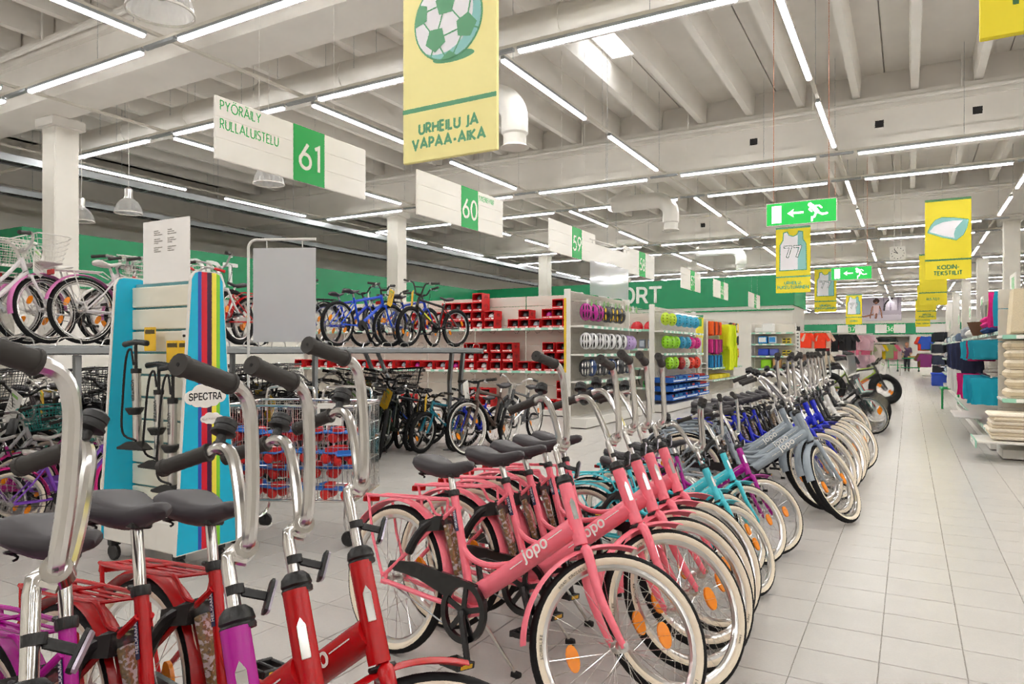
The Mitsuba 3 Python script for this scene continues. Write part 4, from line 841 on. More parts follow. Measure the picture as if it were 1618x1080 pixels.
# ---- helmet display along the aisle (faces the aisle)
M2 = xf(-4.47, 10.28, 0, N90)
g2 = gondola('white display rack hung with purple, white and dark cycling helmets, facing the aisle', M2, 2.7, 2.22, .38, (1.66, 1.20, .76), .17, True, sd=(.34, .34, .34), name='display_rack', sides=False)
add(g2, 'edge_strip', at_m(M2, box(-.036, -.030, .34, .38, .9, 2.1)), flat('#d8b42a'), False)
def row(M, n, x0, dx, y, z, cols, names, where, skate=False, vent_patch='dark'):
    for i in range(n):
        c = cols[i % len(cols)]
        helmet('%s helmet %s' % (names[i % len(names)], where), hang_M(M, x0 + dx * i, y - RNG.uniform(0, .03), z, RNG.uniform(-.1, .15), RNG.uniform(-.2, .2) - 1.3), c, vent_patch, skate, '%s helmets %s' % (names[i % len(names)].split()[-1], where.replace('in the', 'of the')))
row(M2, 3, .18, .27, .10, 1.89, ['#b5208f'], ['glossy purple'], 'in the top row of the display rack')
row(M2, 4, 1.02, .24, .10, 1.89, ['#1b1a20', '#23202a'], ['patterned black'], 'in the top row of the display rack', vent_patch='card_yellow')
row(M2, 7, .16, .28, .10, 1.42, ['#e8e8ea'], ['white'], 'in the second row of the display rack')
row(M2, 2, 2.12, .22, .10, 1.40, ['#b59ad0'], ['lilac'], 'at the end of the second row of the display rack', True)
row(M2, 8, .16, .29, .12, .98, ['#20242c', '#1d3a6c', '#23262b'], ['dark blue', 'dark blue', 'dark blue'], 'in the third row of the display rack', vent_patch='alu')
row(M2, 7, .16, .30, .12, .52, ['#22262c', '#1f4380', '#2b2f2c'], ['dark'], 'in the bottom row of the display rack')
for i in range(18): add(g2, 'hook', at_m(M2, tube([(.14 + .15 * i, .36, 2.06), (.14 + .15 * i, .0, 2.06)], .005, 5)), 'chrome')
for i in range(14): add(g2, 'hang_tag', at_m(M2, rbox(.12 + .18 * i, .19 + .18 * i, .05, .054, 1.98, 2.09, .002)), flat('#7fb46a') if i % 3 else 'white_print', False)
# ---- cross shelving between the two helmet racks
M2b = xf(-6.3, 14.7, 0, 0)
gondola('grey mesh shelving with small packs between the two helmet racks', M2b, 1.62, 2.1, .45, (1.72, 1.3, .88, .45), .15, True, sides=False)
def pack(name, label, cat, M, w, d, h, col, group=None, cap=None):
    k = thing(name, label, cat, group); add(k, 'body', at_m(M, rbox(-w / 2, w / 2, 0, d, 0, h, min(w, d, h) * .12)), flat(col), False)
    if cap: add(k, 'card', at_m(M, rbox(-w * .4, w * .4, -.002, .0, h * .2, h * .85, .0008)), flat(cap), False)
for i in range(6): pack('lamp_pack', 'grey blister pack on the mesh shelving between the helmet racks', 'pack', M2b @ loc(.4 + .2 * i, .06, 1.31), .13, .06, .19, '#6e7686', 'blister packs on the mesh shelving', '#a8b0bd')
for i in range(3): helmet('red children\'s helmet on the mesh shelving', M2b @ loc(.75 + .3 * i, .18, 1.76, .4), '#c0202a', group='red helmets on the mesh shelving', skate=True)
for i, (x, c) in enumerate(((.85, '#23262a'), (1.25, '#303a34'))):
    k = thing('backpack', '%s backpack hanging below the mesh shelves' % ('black', 'dark green')[i], 'backpack')
    add(k, 'body', at_m(M2b, mv(saddle_mesh(-.2, .2, .0, .0, .17, .12, .22, 12, 14), (x, .1, .68), ry=-N90)), flat(c, .8), True); add(k, 'strap', at_m(M2b, tube(spline([(x - .06, -.02, .86), (x - .1, -.06, .68), (x - .06, -.02, .5)], 10), .012, 6)), 'black_plastic')
pack('green_crate', 'small green crate at the foot of the mesh shelving', 'crate', M2b @ loc(1.35, -.0, .46), .22, .2, .13, '#37a04c')
# ---- skate helmets on the next rack
M3 = xf(-4.20, 13.72, 0, N90)
g3 = gondola('white display rack with neon skate helmets above blue trays', M3, 3.1, 2.16, .38, (1.66, 1.20), .16, True, sd=(.30, .30), name='display_rack', sides=False)
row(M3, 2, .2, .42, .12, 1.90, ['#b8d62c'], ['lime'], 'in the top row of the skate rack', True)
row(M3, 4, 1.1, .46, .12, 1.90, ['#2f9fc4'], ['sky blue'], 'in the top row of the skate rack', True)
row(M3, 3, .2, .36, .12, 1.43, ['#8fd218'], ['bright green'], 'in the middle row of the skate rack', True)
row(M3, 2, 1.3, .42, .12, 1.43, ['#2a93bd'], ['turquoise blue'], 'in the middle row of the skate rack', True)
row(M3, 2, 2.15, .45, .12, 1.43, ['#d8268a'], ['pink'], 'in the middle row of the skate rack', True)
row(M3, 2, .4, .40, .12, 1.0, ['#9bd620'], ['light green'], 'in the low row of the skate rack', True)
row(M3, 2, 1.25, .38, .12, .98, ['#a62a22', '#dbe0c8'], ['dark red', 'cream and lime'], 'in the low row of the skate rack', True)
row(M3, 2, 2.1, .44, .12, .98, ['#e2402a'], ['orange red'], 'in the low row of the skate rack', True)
for r in range(3):
    for i in range(9): add(g3, 'hook', at_m(M3, tube([(.18 + .34 * i, .36, 2.05 - .46 * r), (.18 + .34 * i, .02, 2.05 - .46 * r)], .005, 5)), 'chrome')
P('tray_blue', '#1c56a8', .45)
for r, z in enumerate((.62, .44, .26)):
    for i in range(3):
        x0 = .15 + 1.0 * i; k = thing('tray', 'blue cardboard tray below the skate helmets', 'tray', 'blue trays below the skate helmets')
        add(k, 'base', at_m(M3, rbox(x0, x0 + .95, -.05, .42, z - .02, z, .003)), 'tray_blue', False)
        add(k, 'front', at_m(M3, rbox(x0, x0 + .95, -.06, -.05, z - .02, z + .055, .002)), 'tray_blue', False); add(k, 'front_print', at_m(M3, box(x0 + .05, x0 + .9, -.062, -.06, z + .005, z + .03)), flat('#cfd9e6'), False)
        add(k, 'side', at_m(M3, rbox(x0, x0 + .01, -.05, .42, z, z + .09, .002)), 'tray_blue', False)
        for j in range(3):
            pack('protector_pack', 'bagged red and blue protector set in the blue trays', 'pack', M3 @ loc(x0 + .17 + .3 * j, .0, z + .002, RNG.uniform(-.3, .3)), .2, .22, .10, RNG.choice(['#1d4f9a', '#12335f', '#a3312c', '#1a5fa0']), 'protector packs in the blue trays', RNG.choice(['#c23a34', '#1f78b0']))
# ---- hanging sticks and the yellow card beyond
M3b = xf(-5.7, 17.45, 0, 0)
gondola('mint topped wall rack hung with many bright sticks and straps', M3b, 1.25, 2.0, .4, (.95, .40), .15, True, sides=False)
add('shelving_unit_002', 'top_rail', at_m(M3b, rbox(0, 1.25, .0, .05, 2.0, 2.06, .004)), 'mint', False)
cl = ['#e8e8e6', '#3fae9a', '#c8d63c', '#e06a2a', '#4a4a58', '#b83a78', '#e8e8e6', '#2f6f9a', '#d8d8d4', '#7a3f8a']
for i in range(30):
    c = cl[RNG.randrange(len(cl))]; x = .03 + .041 * i
    k = thing('hanging_stick', 'thin bright stick hanging in the dense row on the mint topped rack', 'stick', 'sticks on the mint topped rack')
    add(k, 'shaft', at_m(M3b, tube([(x, .05 + .02 * (i % 2), 1.92), (x, .04 + .02 * (i % 2), 1.12)], .011, 6)), flat(c)); add(k, 'band', at_m(M3b, tube([(x, .05 + .02 * (i % 2), 1.55), (x, .05 + .02 * (i % 2), 1.40)], .0125, 6)), flat(cl[(i + 3) % 10]))
yc = thing('yellow_card', 'yellow and green offer card fixed to the end of the skate rack', 'sign')
add(yc, 'board', rbox(-4.62, -4.38, 17.2, 17.22, 1.58, 2.12, .003), flat('#e9dc3a'), False); add(yc, 'stand', tube([(-4.5, 17.21, 0), (-4.5, 17.21, 1.6)], .012, 6), 'white_steel'); add(yc, 'foot', mv(lathe([(0, 0), (.14, 0), (.14, .015), (0, .02)], 20), (-4.5, 17.21, 0)), 'white_steel'); add(yc, 'band', box(-4.62, -4.38, 17.192, 17.2, 2.06, 2.12), 'green_band', False); add(yc, 'panel', box(-4.58, -4.42, 17.193, 17.2, 1.85, 2.04), flat('#3f9a54'), False)
# ---- gloves and vests
M4 = xf(-4.28, 17.75, 0, N90)
g4 = gondola('white rack of work gloves and hi-vis vests, facing the aisle', M4, 3.6, 2.1, .38, (.82, .52), .15, True, sd=(.36, .38), name='display_rack', sides=False)
def cloth_hang(name, label, cat, M, w, h, d, col, group=None, n=5, rough=.8, seed=0):
    """folded cloth hanging from a peg: wavy slab, hem uneven"""
    rg = random.Random(seed); v = []; A, B = 9, 7
    for s in (-1, 1):
        for i in range(A):
            for j in range(B):
                x = w * (i / (A - 1) - .5); z = -h * j / (B - 1)
                y = s * d / 2 * (1 - .5 * (j == 0)) + .22 * d * math.sin(n * x / w * 6.28 / 2 + seed) * (j / (B - 1)); x *= 1 - .12 * (1 - j / (B - 1)) * 0 + .05 * math.sin(seed + j)
                v.append((x, y, z + (rg.uniform(-.02, .02) * h if j == B - 1 else 0)))
    v = np.array(v); f = []
    q = A * B
    for i in range(A - 1):
        for j in range(B - 1):
            a, b, c, e = i * B + j, (i + 1) * B + j, (i + 1) * B + j + 1, i * B + j + 1
            f += [[a, b, c], [a, c, e], [q + a, q + c, q + b], [q + a, q + e, q + c]]
    bd = [i * B for i in range(A)] + [(A - 1) * B + j for j in range(1, B)] + [i * B + B - 1 for i in range(A - 2, -1, -1)] + [j for j in range(B - 2, 0, -1)]
    for a, b in zip(bd, bd[1:] + bd[:1]): f += [[a, b + q, b], [a, a + q, b + q]]
    k = thing(name, label, cat, group); add(k, '', at_m(M, (v, np.array(f))), flat(col, rough), 50); return k
def rowh(M, n, x0, dx, y, z, w, h, d, cols, name, lab, cat, grp):
    for i in range(n): cloth_hang(name, lab, cat, M @ loc(x0 + dx * i, y + RNG.uniform(-.02, .02), z, N90 * .8 + RNG.uniform(-.2, .2)), w, h * RNG.uniform(.9, 1.08), d, cols[i % len(cols)], grp, seed=i * 7 + int(z * 10))
rowh(M4, 8, .15, .13, .12, 2.0, .18, .34, .05, ['#e05a1c', '#d0481a', '#7a2c14'], 'glove', 'orange work glove in the top left of the glove rack', 'glove', 'orange gloves on the glove rack')
rowh(M4, 9, .15, .12, .12, 1.55, .18, .36, .05, ['#c22a7c', '#a82a6c', '#7e2456'], 'glove', 'magenta work glove in the middle of the glove rack', 'glove', 'magenta gloves on the glove rack')
rowh(M4, 9, .15, .13, .12, 1.14, .18, .34, .05, ['#1d7ab0', '#1a3f60', '#2188c0'], 'glove', 'blue work glove low on the glove rack', 'glove', 'blue gloves on the glove rack')
rowh(M4, 7, 1.25, .13, .0, 1.95, .26, .62, .06, ['#d3e21c', '#c6d81a'], 'vest', 'neon yellow vest in the upper bunch of the glove rack', 'vest', 'upper neon vests on the glove rack')
rowh(M4, 7, 1.45, .14, .0, 1.40, .26, .62, .06, ['#d9e61e', '#cbdc1a'], 'vest', 'neon yellow vest in the lower bunch of the glove rack', 'vest', 'lower neon vests on the glove rack')
for r, z in enumerate((1.78, 1.42, 1.06)):
    for i in range(5): pack('tool_pack', 'small boxed accessory at the far end of the glove rack', 'pack', M4 @ loc(2.45 + .2 * i, .05, z), .14, .08, .26, ['#1c1c1e', '#a8201c', '#c89a18', '#202226', '#e0b818'][(i + r) % 5], 'accessory packs on the glove rack', ['#e0c030', '#e4e2dc', '#26282c', '#d8b424', '#222'+'222'][(i * 2 + r) % 5])
for i in range(5): pack('yellow_cloth', 'folded yellow cloth on the lowest shelf of the glove rack', 'cloth', M4 @ loc(.35 + .42 * i, .06, .53), .36, .3, .10, '#dcca2a', 'yellow cloths on the glove rack')
for i in range(4): pack('white_cloth', 'folded pale cloth on the second shelf of the glove rack', 'cloth', M4 @ loc(.35 + .45 * i, .06, .83), .38, .3, .06, '#d5d8b4', 'pale cloths on the glove rack')
# ---- end shelves with boxes beyond the gloves
M5 = xf(-4.15, 22.0, 0, 0)
gondola('white end shelving with blue and yellow boxes beyond the glove rack', M5, 1.18, 2.06, .5, (1.80, 1.46, 1.10, .72), .15, False)
for i, (x, z, w, h, c, cp, l) in enumerate([(.30, 1.47, .26, .22, '#2f86c8', '#e2e8ee', 'sky blue box'), (.58, 1.47, .22, .22, '#c9d3e0', '#2f86c8', 'pale blue box'), (.32, 1.11, .30, .20, '#2440b0', None, 'deep blue box'), (.62, 1.11, .24, .2, '#5560b0', None, 'violet blue box'), (.40, .73, .30, .26, '#86c01e', None, 'lime green box'), (.70, .73, .22, .30, '#c69a68', None, 'brown carton'), (.45, 1.81, .34, .26, '#dcdcda', None, 'white wrapped bundle'), (.2, 1.81, .24, .14, '#d2d2cf', None, 'small white wrapped bundle')]):
    pack('box', '%s on the end shelving beyond the glove rack' % l, 'box', M5 @ loc(x, .08, z), w, .3, h, c, None, cp)
for r, z in enumerate((1.47, 1.11, .73)):
    for i in range(4): pack('yellow_pack', 'yellow and black pack at the right of the end shelving', 'pack', M5 @ loc(.92 + .12 * (i % 2), .08, z + .085 * (i // 2)), .11, .2, .075, '#d8c01c', 'yellow packs on the end shelving', '#222222')
# ================================================================ hanging signs, lamps, ducts
SIGN_GREEN = P('sign_green', '#17a04c', .45)
P('sign_white', '#ebe8e2', .5)
P('banner_yellow', '#f4e9a0', .55)
P('banner_green', '#5c9c74', .55)
P('banner_teal', '#88bfbd', .55)
P('banner_white', '#eceaf0', .55)
def cords(parent, pts, z1, r=.003, mat='zinc'):
    for i, (x, y, z) in enumerate(pts): add(parent, 'cord', tube([(x, y, z), (x, y, z1)], r, 4), mat)
def aisle_sign(num, y0, L, lines=(), right=(), x=-5.05, z0=2.86, h=.53):
    k = thing('aisle_sign', 'hanging white aisle board with green number panel %s' % num + ', ' + {'61': 'the nearest and largest', '60': 'second from the camera', '59': 'third from the camera', '58': 'fourth from the camera', '57': 'fifth from the camera', '56': 'sixth from the camera', '55': 'the farthest'}[num], 'sign')
    for i in range(3): add(k, 'board', rbox(x - .012, x + .012, y0, y0 + L, z0 + i * h / 3 + .003, z0 + (i + 1) * h / 3 - .003, .003), 'sign_white', False)
    add(k, 'backing', box(x - .008, x + .008, y0, y0 + L, z0, z0 + h), 'sign_white', False)
    pc = y0 + L * .565; pw = .20
    add(k, 'panel', box(x + .012, x + .0165, pc - pw, pc + pw, z0, z0 + h), SIGN_GREEN, False)
    t = gtext(num, .27, .125, .002, 0, .92); add(k, 'number', face_x((t[0] + [pc, z0 + .12, 0], t[1]), x + .0165), 'sign_white', False)
    for i, s in enumerate(lines): t = gtext(s, .088, .105, .0015, None, .80); add(k, 'lettering', face_x((t[0] + [y0 + .05, z0 + h - .115 - .155 * i, 0], t[1]), x + .012), SIGN_GREEN, False)
    for i, s in enumerate(right): t = gtext(s, .075, .10, .0015, None, .62); add(k, 'lettering', face_x((t[0] + [pc + pw + .03, z0 + h - .12 - .155 * i, 0], t[1]), x + .012), SIGN_GREEN, False)
    cords(k, [(x, y0 + L * f, z0 + h) for f in (.25, .75)], 7.7, .0022, 'white_steel')
for num, y0, L, l, r in (('61', 3.86, 1.86, ('PYÖRÄILY', 'RULLALUISTELU'), ()), ('60', 6.62, 2.0, (), ('SYKEMITTARIT',)), ('59', 10.1, 1.9, ('METSÄSTYS',), ('RETKEILY',)), ('58', 13.5, 1.95, ('KALASTUS', 'VENEILY'), ('UINTI',)), ('57', 17.6, 1.9, (), ()), ('56', 21.0, 1.9, (), ()), ('55', 26.2, 2.2, (), ())):
    aisle_sign(num, y0, L, l if num in ('61',) else (), r if num in ('60',) else (), x=-5.05)

def star_poly(): pass
def pent(cx, cy, r, rot, sx=1., sy=1.): return Polygon([(cx + sx * r * math.cos(rot + a), cy + sy * r * math.sin(rot + a)) for a in np.arange(5) * 2 * math.pi / 5])
def draw_ball():
    """print of a football: pale disc, dark patches and seams, teal shade side, drop shadow"""
    out = []
    disc = Point(0, 0).buffer(.36, 48)
    out.append(('banner_green', affinity.translate(affinity.scale(Point(0, 0).buffer(.36, 24), .62, .13), .06, -.345)))
    out.append(('banner_green', disc.buffer(.012))); out.append(('banner_white', disc.buffer(-.004)))
    shade = disc.buffer(-.004).difference(affinity.translate(disc, -.085, .06)); out.append(('banner_teal', shade))
    pts = [(-.02, .15), (-.13, -.16), (.20, -.10), (-.32, .10), (.28, .26), (-.10, .38), (.02, -.40)]
    pat = unary_union([Polygon([(x + .115 * math.cos(a + r), y + .115 * math.sin(a + r)) for a in np.arange(5) * 2 * math.pi / 5]) for (x, y), r in zip(pts, (.3, .9, .1, .6, .2, .5, .3))])
    seams = []
    for a, b in (((-.02, .15), (-.13, -.16)), ((-.02, .15), (.20, -.10)), ((-.13, -.16), (.20, -.10)), ((-.02, .15), (-.32, .10)), ((-.02, .15), (.28, .26)), ((-.13, -.16), (-.32, .10)), ((.20, -.10), (.28, .26)), ((-.02, .15), (-.10, .38)), ((-.13, -.16), (-.2, -.36)), ((.2, -.1), (.36, -.16)), ((-.13, -.16), (.02, -.40)), ((.20, -.10), (.02, -.40))): seams.append(LineString([a, b]).buffer(.006))
    out.append(('banner_green', unary_union([pat] + seams).intersection(disc)))
    return out
def draw_shirt():
    s = Polygon([(-.20, .42), (-.12, .44), (-.08, .36), (0, .33), (.08, .36), (.12, .44), (.20, .42), (.21, .25), (.27, .15), (.28, -.42), (-.28, -.42), (-.27, .15), (-.21, .25)])
    sh = s.buffer(-.012).intersection(sbox(.10, -1, 1, 1))
    num = LineString([(-.19, .10), (-.04, .10), (-.12, -.14)]).buffer(.028, cap_style=2); num2 = affinity.translate(num, .2, 0)
    n = unary_union([num, num2])
    return [('banner_green', s.buffer(.008)), ('banner_white', s.buffer(-.012)), ('banner_teal', sh), ('flat_ink', n), ('banner_white', n.buffer(-.012))]
def draw_pillow():
    s = Polygon(spline([(-.40, -.06), (-.30, .16), (-.18, .25), (.05, .24), (.40, .16), (.36, -.05), (.20, -.25), (-.12, -.20), (-.40, -.06)], 48)[:, :2] if False else [(-.40, -.06), (-.33, .10), (-.24, .21), (-.12, .26), (.12, .23), (.40, .17), (.37, 0), (.30, -.16), (.17, -.27), (-.10, -.19)]).buffer(.02).buffer(-.01)
    front = Polygon([(-.38, -.05), (-.28, .08), (-.1, .16), (.12, .18), (.30, .17), (.16, 0), (.12, -.15), (.14, -.24), (-.10, -.17)])
    return [('banner_green', s.buffer(.014)), ('banner_teal', s), ('banner_white', front)]
flat_ink = P('flat_ink', '#33504a', .55)
def banner(label, x0, y, w, words, drawing, z0=3.15, h=2.15, tone='banner_yellow', th=.075, ink='banner_green', band=True, zoom=1.0):
    k = thing('banner', label, 'banner')
    add(k, 'panel', rbox(x0, x0 + w, y, y + .05, z0, z0 + h, .006), tone, False)
    if band:
        add(k, 'line', box(x0, x0 + w, y - .002, y, z0 + .50, z0 + .545), ink, False); add(k, 'top_line', box(x0, x0 + w, y - .002, y, z0 + h - .06, z0 + h), ink, False)
    for i, s in enumerate(words):
        t = gtext(s, th, .20, .002, x0 + w / 2, .86); add(k, 'lettering', face_y((t[0] + [0, z0 + .25 + (th * .11 if len(words) > 1 else -th * .5) - th * 1.24 * i, 0], t[1]), y), ink, False)
    if drawing:
        sc = w / 1.02 * zoom
        for i, (mat, shp) in enumerate(drawing):
            if shp.is_empty: continue
            m = poly(affinity.translate(affinity.scale(shp, sc, sc, origin=(0, 0)), x0 + w / 2, z0 + .55 + (h - .55) / 2), .002); add(k, 'print', face_y((m[0] + [0, 0, 0], m[1]), y - .0022 * i), mat, False)
    cords(k, [(x0 + .06, y + .025, z0 + h), (x0 + w - .06, y + .025, z0 + h)], 7.7, .0022, 'white_steel')
P('banner_bright', '#e6d425', .55); P('ink_dark', '#3c6b3c', .55)
banner('large yellow hanging banner with a football, reading URHEILU JA VAPAA-AIKA', -4.49, 5.66, 1.11, ('URHEILU JA', 'VAPAA-AIKA'), draw_ball(), th=.118)
banner('yellow hanging banner with a white shirt numbered 77, nearest of three', -3.83, 24.4, 1.06, ('URHEILU-', 'PUKEUTUMINEN'), draw_shirt(), zoom=1.42, tone='banner_bright', th=.115)
banner('yellow hanging shirt banner beside the farther exit sign', -4.05, 37.3, .98, ('URHEILU-', 'PUKEUTUMINEN'), draw_shirt(), zoom=1.42, tone='banner_bright', th=.11)
banner('small far yellow shirt banner left of the far poster', -3.99, 56.0, 1.05, ('URHEILU',), draw_shirt(), zoom=1.42, tone='banner_bright', th=.11)
banner('yellow hanging banner with a pillow, reading KODIN-TEKSTIILIT', .37, 21.9, 1.05, ('KODIN-', 'TEKSTIILIT'), draw_pillow(), zoom=1.08, tone='banner_bright', ink='ink_dark', th=.125)
banner('yellow banner reading MATOT behind the pillow banner', .36, 34.0, 1.0, ('MATOT',), [], tone='banner_bright', ink='ink_dark', th=.11)
banner('third yellow banner in the row behind the pillow banner', .43, 49.6, 1.0, ('MIESTEN', 'PUKEUTUMINEN'), [], tone='banner_bright', ink='ink_dark', th=.10)
banner('farthest yellow banner in the row behind the pillow banner', .43, 64.0, 1.0, ('PUKEUTUMINEN',), [], tone='banner_bright', ink='ink_dark', th=.10)
banner('yellow banner at the upper right corner with large dark letters TA', .375, 5.13, 1.15, (), [], tone='banner_bright', band=False, h=2.0)
t = gtext('TA', .15, .2, .002); add('banner_008', 'lettering', face_y((t[0] + [.375 + .14, 3.15 + .158, 0], t[1]), 5.13), 'ink_dark', False)
# exit signs, lit from within
P('exit_face', '#058a35', .4)
def exit_sign(label, x0, y, w=.99, z0=3.2, h=.335):
    k = thing('exit_sign', label, 'exit sign')
    em = lambda c: {'type': 'area', 'radiance': {'type': 'rgb', 'value': list(c)}, 'sampling_weight': .05}
    add(k, 'case', rbox(x0 - .01, x0 + w + .01, y, y + .05, z0 - .01, z0 + h + .01, .004), 'white_steel', False)
    add(k, 'face', face_y(poly(sbox(x0, z0, x0 + w, z0 + h), .001), y), 'exit_face', False, emitter=em((.004, .26, .03)))
    door = sbox(.075, .03, .22, .30); arrow = unary_union([sbox(.36, .15, .54, .185), Polygon([(.30, .168), (.40, .235), (.38, .168), (.40, .10)])])
    man = unary_union([Point(.63, .275).buffer(.033), LineString([(.66, .245), (.725, .165)]).buffer(.034), LineString([(.655, .25), (.615, .205), (.65, .17)]).buffer(.013), LineString([(.70, .245), (.755, .25), (.79, .215)]).buffer(.014), LineString([(.725, .16), (.80, .115), (.865, .125)]).buffer(.017), LineString([(.715, .155), (.69, .085), (.655, .08), (.655, .03)]).buffer(.017)])
    for n, s in (('door_symbol', door), ('arrow', arrow), ('runner', man)): add(k, n, face_y(poly(affinity.translate(affinity.scale(s, w / .99, 1, origin=(0, 0)), x0, z0), .001), y - .0012), 'sign_white', False, emitter=em((.8, .95, .8)))
    cords(k, [(x0 + .1, y + .025, z0 + h), (x0 + w - .1, y + .025, z0 + h)], 7.72, .004, flat('#b06a4a'))
exit_sign('lit green exit sign with door, arrow and running figure, nearer and larger', -1.94, 11.5)
exit_sign('lit green exit sign with running figure, farther and smaller', -1.87, 21.15)
# far clock
k = thing('clock', 'square white wall clock hung on two poles far down the hall', 'clock')
cx, cy, cz = -.33, 26.4, 4.47
add(k, 'case', rbox(cx - .23, cx + .23, cy, cy + .06, cz - .23, cz + .23, .01), 'white_steel', False)
for i in range(12):
    a = i * math.pi / 6; add(k, 'mark', box(cx + .18 * math.cos(a) - .012, cx + .18 * math.cos(a) + .012, cy - .003, cy, cz + .18 * math.sin(a) - .012, cz + .18 * math.sin(a) + .012), 'black_plastic', False)
for a, l in ((2.75, .12), (2.2, .17)): add(k, 'hand', tube([(cx, cy - .006, cz), (cx + l * math.cos(a), cy - .006, cz + l * math.sin(a))], .009, 4), 'black_plastic')
for dx in (-.1, .1): add(k, 'pole', tube([(cx + dx, cy + .03, cz + .23), (cx + dx, cy + .03, 7.72)], .012, 6), 'white_steel')
# pendant lamps with ribbed clear shades
scene['shade_acrylic'] = {'type': 'principledthin', 'base_color': {'type': 'rgb', 'value': [.98, .98, .98]}, 'roughness': .12, 'spec_trans': .75, 'diff_trans': 1.2, 'eta': 1.45}
def pendant(label, x, y, z):
    k = thing('pendant_lamp', label, 'pendant lamp')
    prof = [(.25, 0), (.245, .03), (.232, .09), (.205, .16), (.165, .225), (.12, .265), (.085, .285)]
    n = 72; v = []
    for r, h in prof:
        for i in range(n): v.append(((r + .004 * (i % 2)) * math.cos(2 * math.pi * i / n), (r + .004 * (i % 2)) * math.sin(2 * math.pi * i / n), h))
    add(k, 'shade', (np.array(v) + [x, y, z], grid_faces(len(prof), n, False)[:, ::-1]), 'shade_acrylic', False)
    add(k, 'rim', mv(lathe([(.245, -.006), (.258, -.006), (.258, .012), (.245, .012)], 40, True), (x, y, z)), 'white_steel')
    add(k, 'housing', mv(lathe([(0, .26), (.088, .26), (.09, .30), (.075, .33), (.075, .47), (.05, .50), (0, .50)], 24), (x, y, z)), 'alu')
    add(k, 'lamp', mv(lathe([(0, .10), (.035, .11), (.045, .15), (.03, .21), (.02, .26), (0, .26)], 14), (x, y, z)), 'white_steel', True)
    add(k, 'cable', tube(spline([(x, y, z + .5), (x + .012, y, z + 1.0), (x - .012, y, z + 1.4), (x, y, 5.6), (x, y, 7.2)], 16), .006, 5), 'white_steel')
pendant('clear bell pendant lamp cut by the top edge, nearest', -5.21, 3.485, 3.955)
pendant('clear bell pendant lamp hanging above the white bikes', -13.43, 8.30, 3.97)
pendant('clear bell pendant lamp in front of the left column', -15.30, 8.42, 4.0)
pendant('clear bell pendant lamp just below the board numbered 61', -9.40, 8.25, 4.06)
# ducts
k = thing('air_duct', 'long round air duct across the ceiling beside the beam', 'air duct')
for a, b in zip(np.arange(-20, 14, 2.2), np.arange(-17.8, 16, 2.2)):
    b = min(b, 13.9); add(k, 'section', tube([(a, 9.75, 6.28), (b - .02, 9.75, 6.28)], .30, 28), 'white_steel'); add(k, 'collar', tube([(b - .04, 9.75, 6.28), (b + .02, 9.75, 6.28)], .312, 28), 'white_steel')
add(k, 'hanger', rods([[(x, 9.75 + s * .3, 6.28), (x, 9.75 + s * .3, 7.72)] for x in np.arange(-19, 13, 2.6) for s in (-1, 1)], .005, 4), 'zinc')
for i, (x, y) in enumerate(((-5.87, 10.62), (-5.99, 20.2), (-6.3, 31.6))):
    k = thing('air_nozzle', 'white air duct elbow with downward nozzle, %s of three' % ('nearest', 'middle', 'farthest')[i], 'air duct')
    pth = [(x - 1.9, y, 5.72), (x - .55, y, 5.72)] + [(x - .55 + .45 * math.sin(a), y, 5.27 + .45 * math.cos(a)) for a in np.linspace(.15, math.pi / 2, 9)] + [(x - .10, y, 5.1)]
    add(k, 'elbow', tube(pth, .235, 24), 'white_steel')
    add(k, 'nozzle', mv(lathe([(.235, .36), (.235, .25), (.20, .22), (.20, .05), (.255, .0), (.245, .0), (.17, .04), (0, .05)], 28), (x - .10, y, 4.78)), 'white_steel')
    add(k, 'hanger', rods([[(x - 1.2, y, 5.95), (x - 1.2, y, 7.72)], [(x - .5, y, 5.95), (x - .5, y, 7.72)]], .008, 5), 'zinc')
    if i: add(k, 'feed', tube([(x - 1.9, y, 5.72), (x - 1.9, y + 1.2, 6.2)], .235, 18), 'white_steel')
for i, (x, z) in enumerate(((-17.3, 5.35), (-21.5, 5.5))):
    k = thing('cable_tray', 'long grey cable tray along the %s of the hall' % ('left side', 'left outer wall')[i], 'cable tray')
    add(k, 'side', rbox(x - .02, x, 1, 60, z, z + .16, .004), 'zinc', False); add(k, 'side', rbox(x + .38, x + .40, 1, 60, z, z + .16, .004), 'zinc', False)
    for y in np.arange(1.2, 60, 1.4): add(k, 'rung', rbox(x, x + .38, y, y + .05, z, z + .02, .003), 'zinc', False)
    add(k, 'hanger', rods([[(x + .19, y, z), (x + .19, y, 7.7)] for y in np.arange(2, 59, 2.8)], .006, 4), 'zinc')
    add(k, 'cables', join(*[tube([(x + .08 + .09 * j, 1, z + .05), (x + .08 + .09 * j, 60, z + .05)], .03, 6) for j in range(4)]), 'black_plastic')
k = thing('sprinkler_pipe', 'thin white pipe along the beam above the aisle', 'pipe')
for yb in beams[1:5]: add(k, 'run', tube([(-18, yb - .5, 6.95), (13.5, yb - .5, 6.95)], .05, 10), 'white_steel'); [add(k, 'drop', tube([(x, yb - .5, 6.95), (x, yb - .5, 7.72)], .02, 6), 'white_steel') for x in np.arange(-17, 13, 3)]
# dark plates on the solid beam faces, painting the shade inside openings
for i, (x, yb) in enumerate(((-3.4, 18.6), (-.6, 18.6), (1.3, 18.6), (-7.5, 29.7), (-4.2, 29.7))): add('ceiling_beam_%03d' % (2 if yb < 20 else 3), 'opening_shade', box(x - .09, x + .09, yb - .306, yb - .28, 6.42, 6.58), 'dark', False)
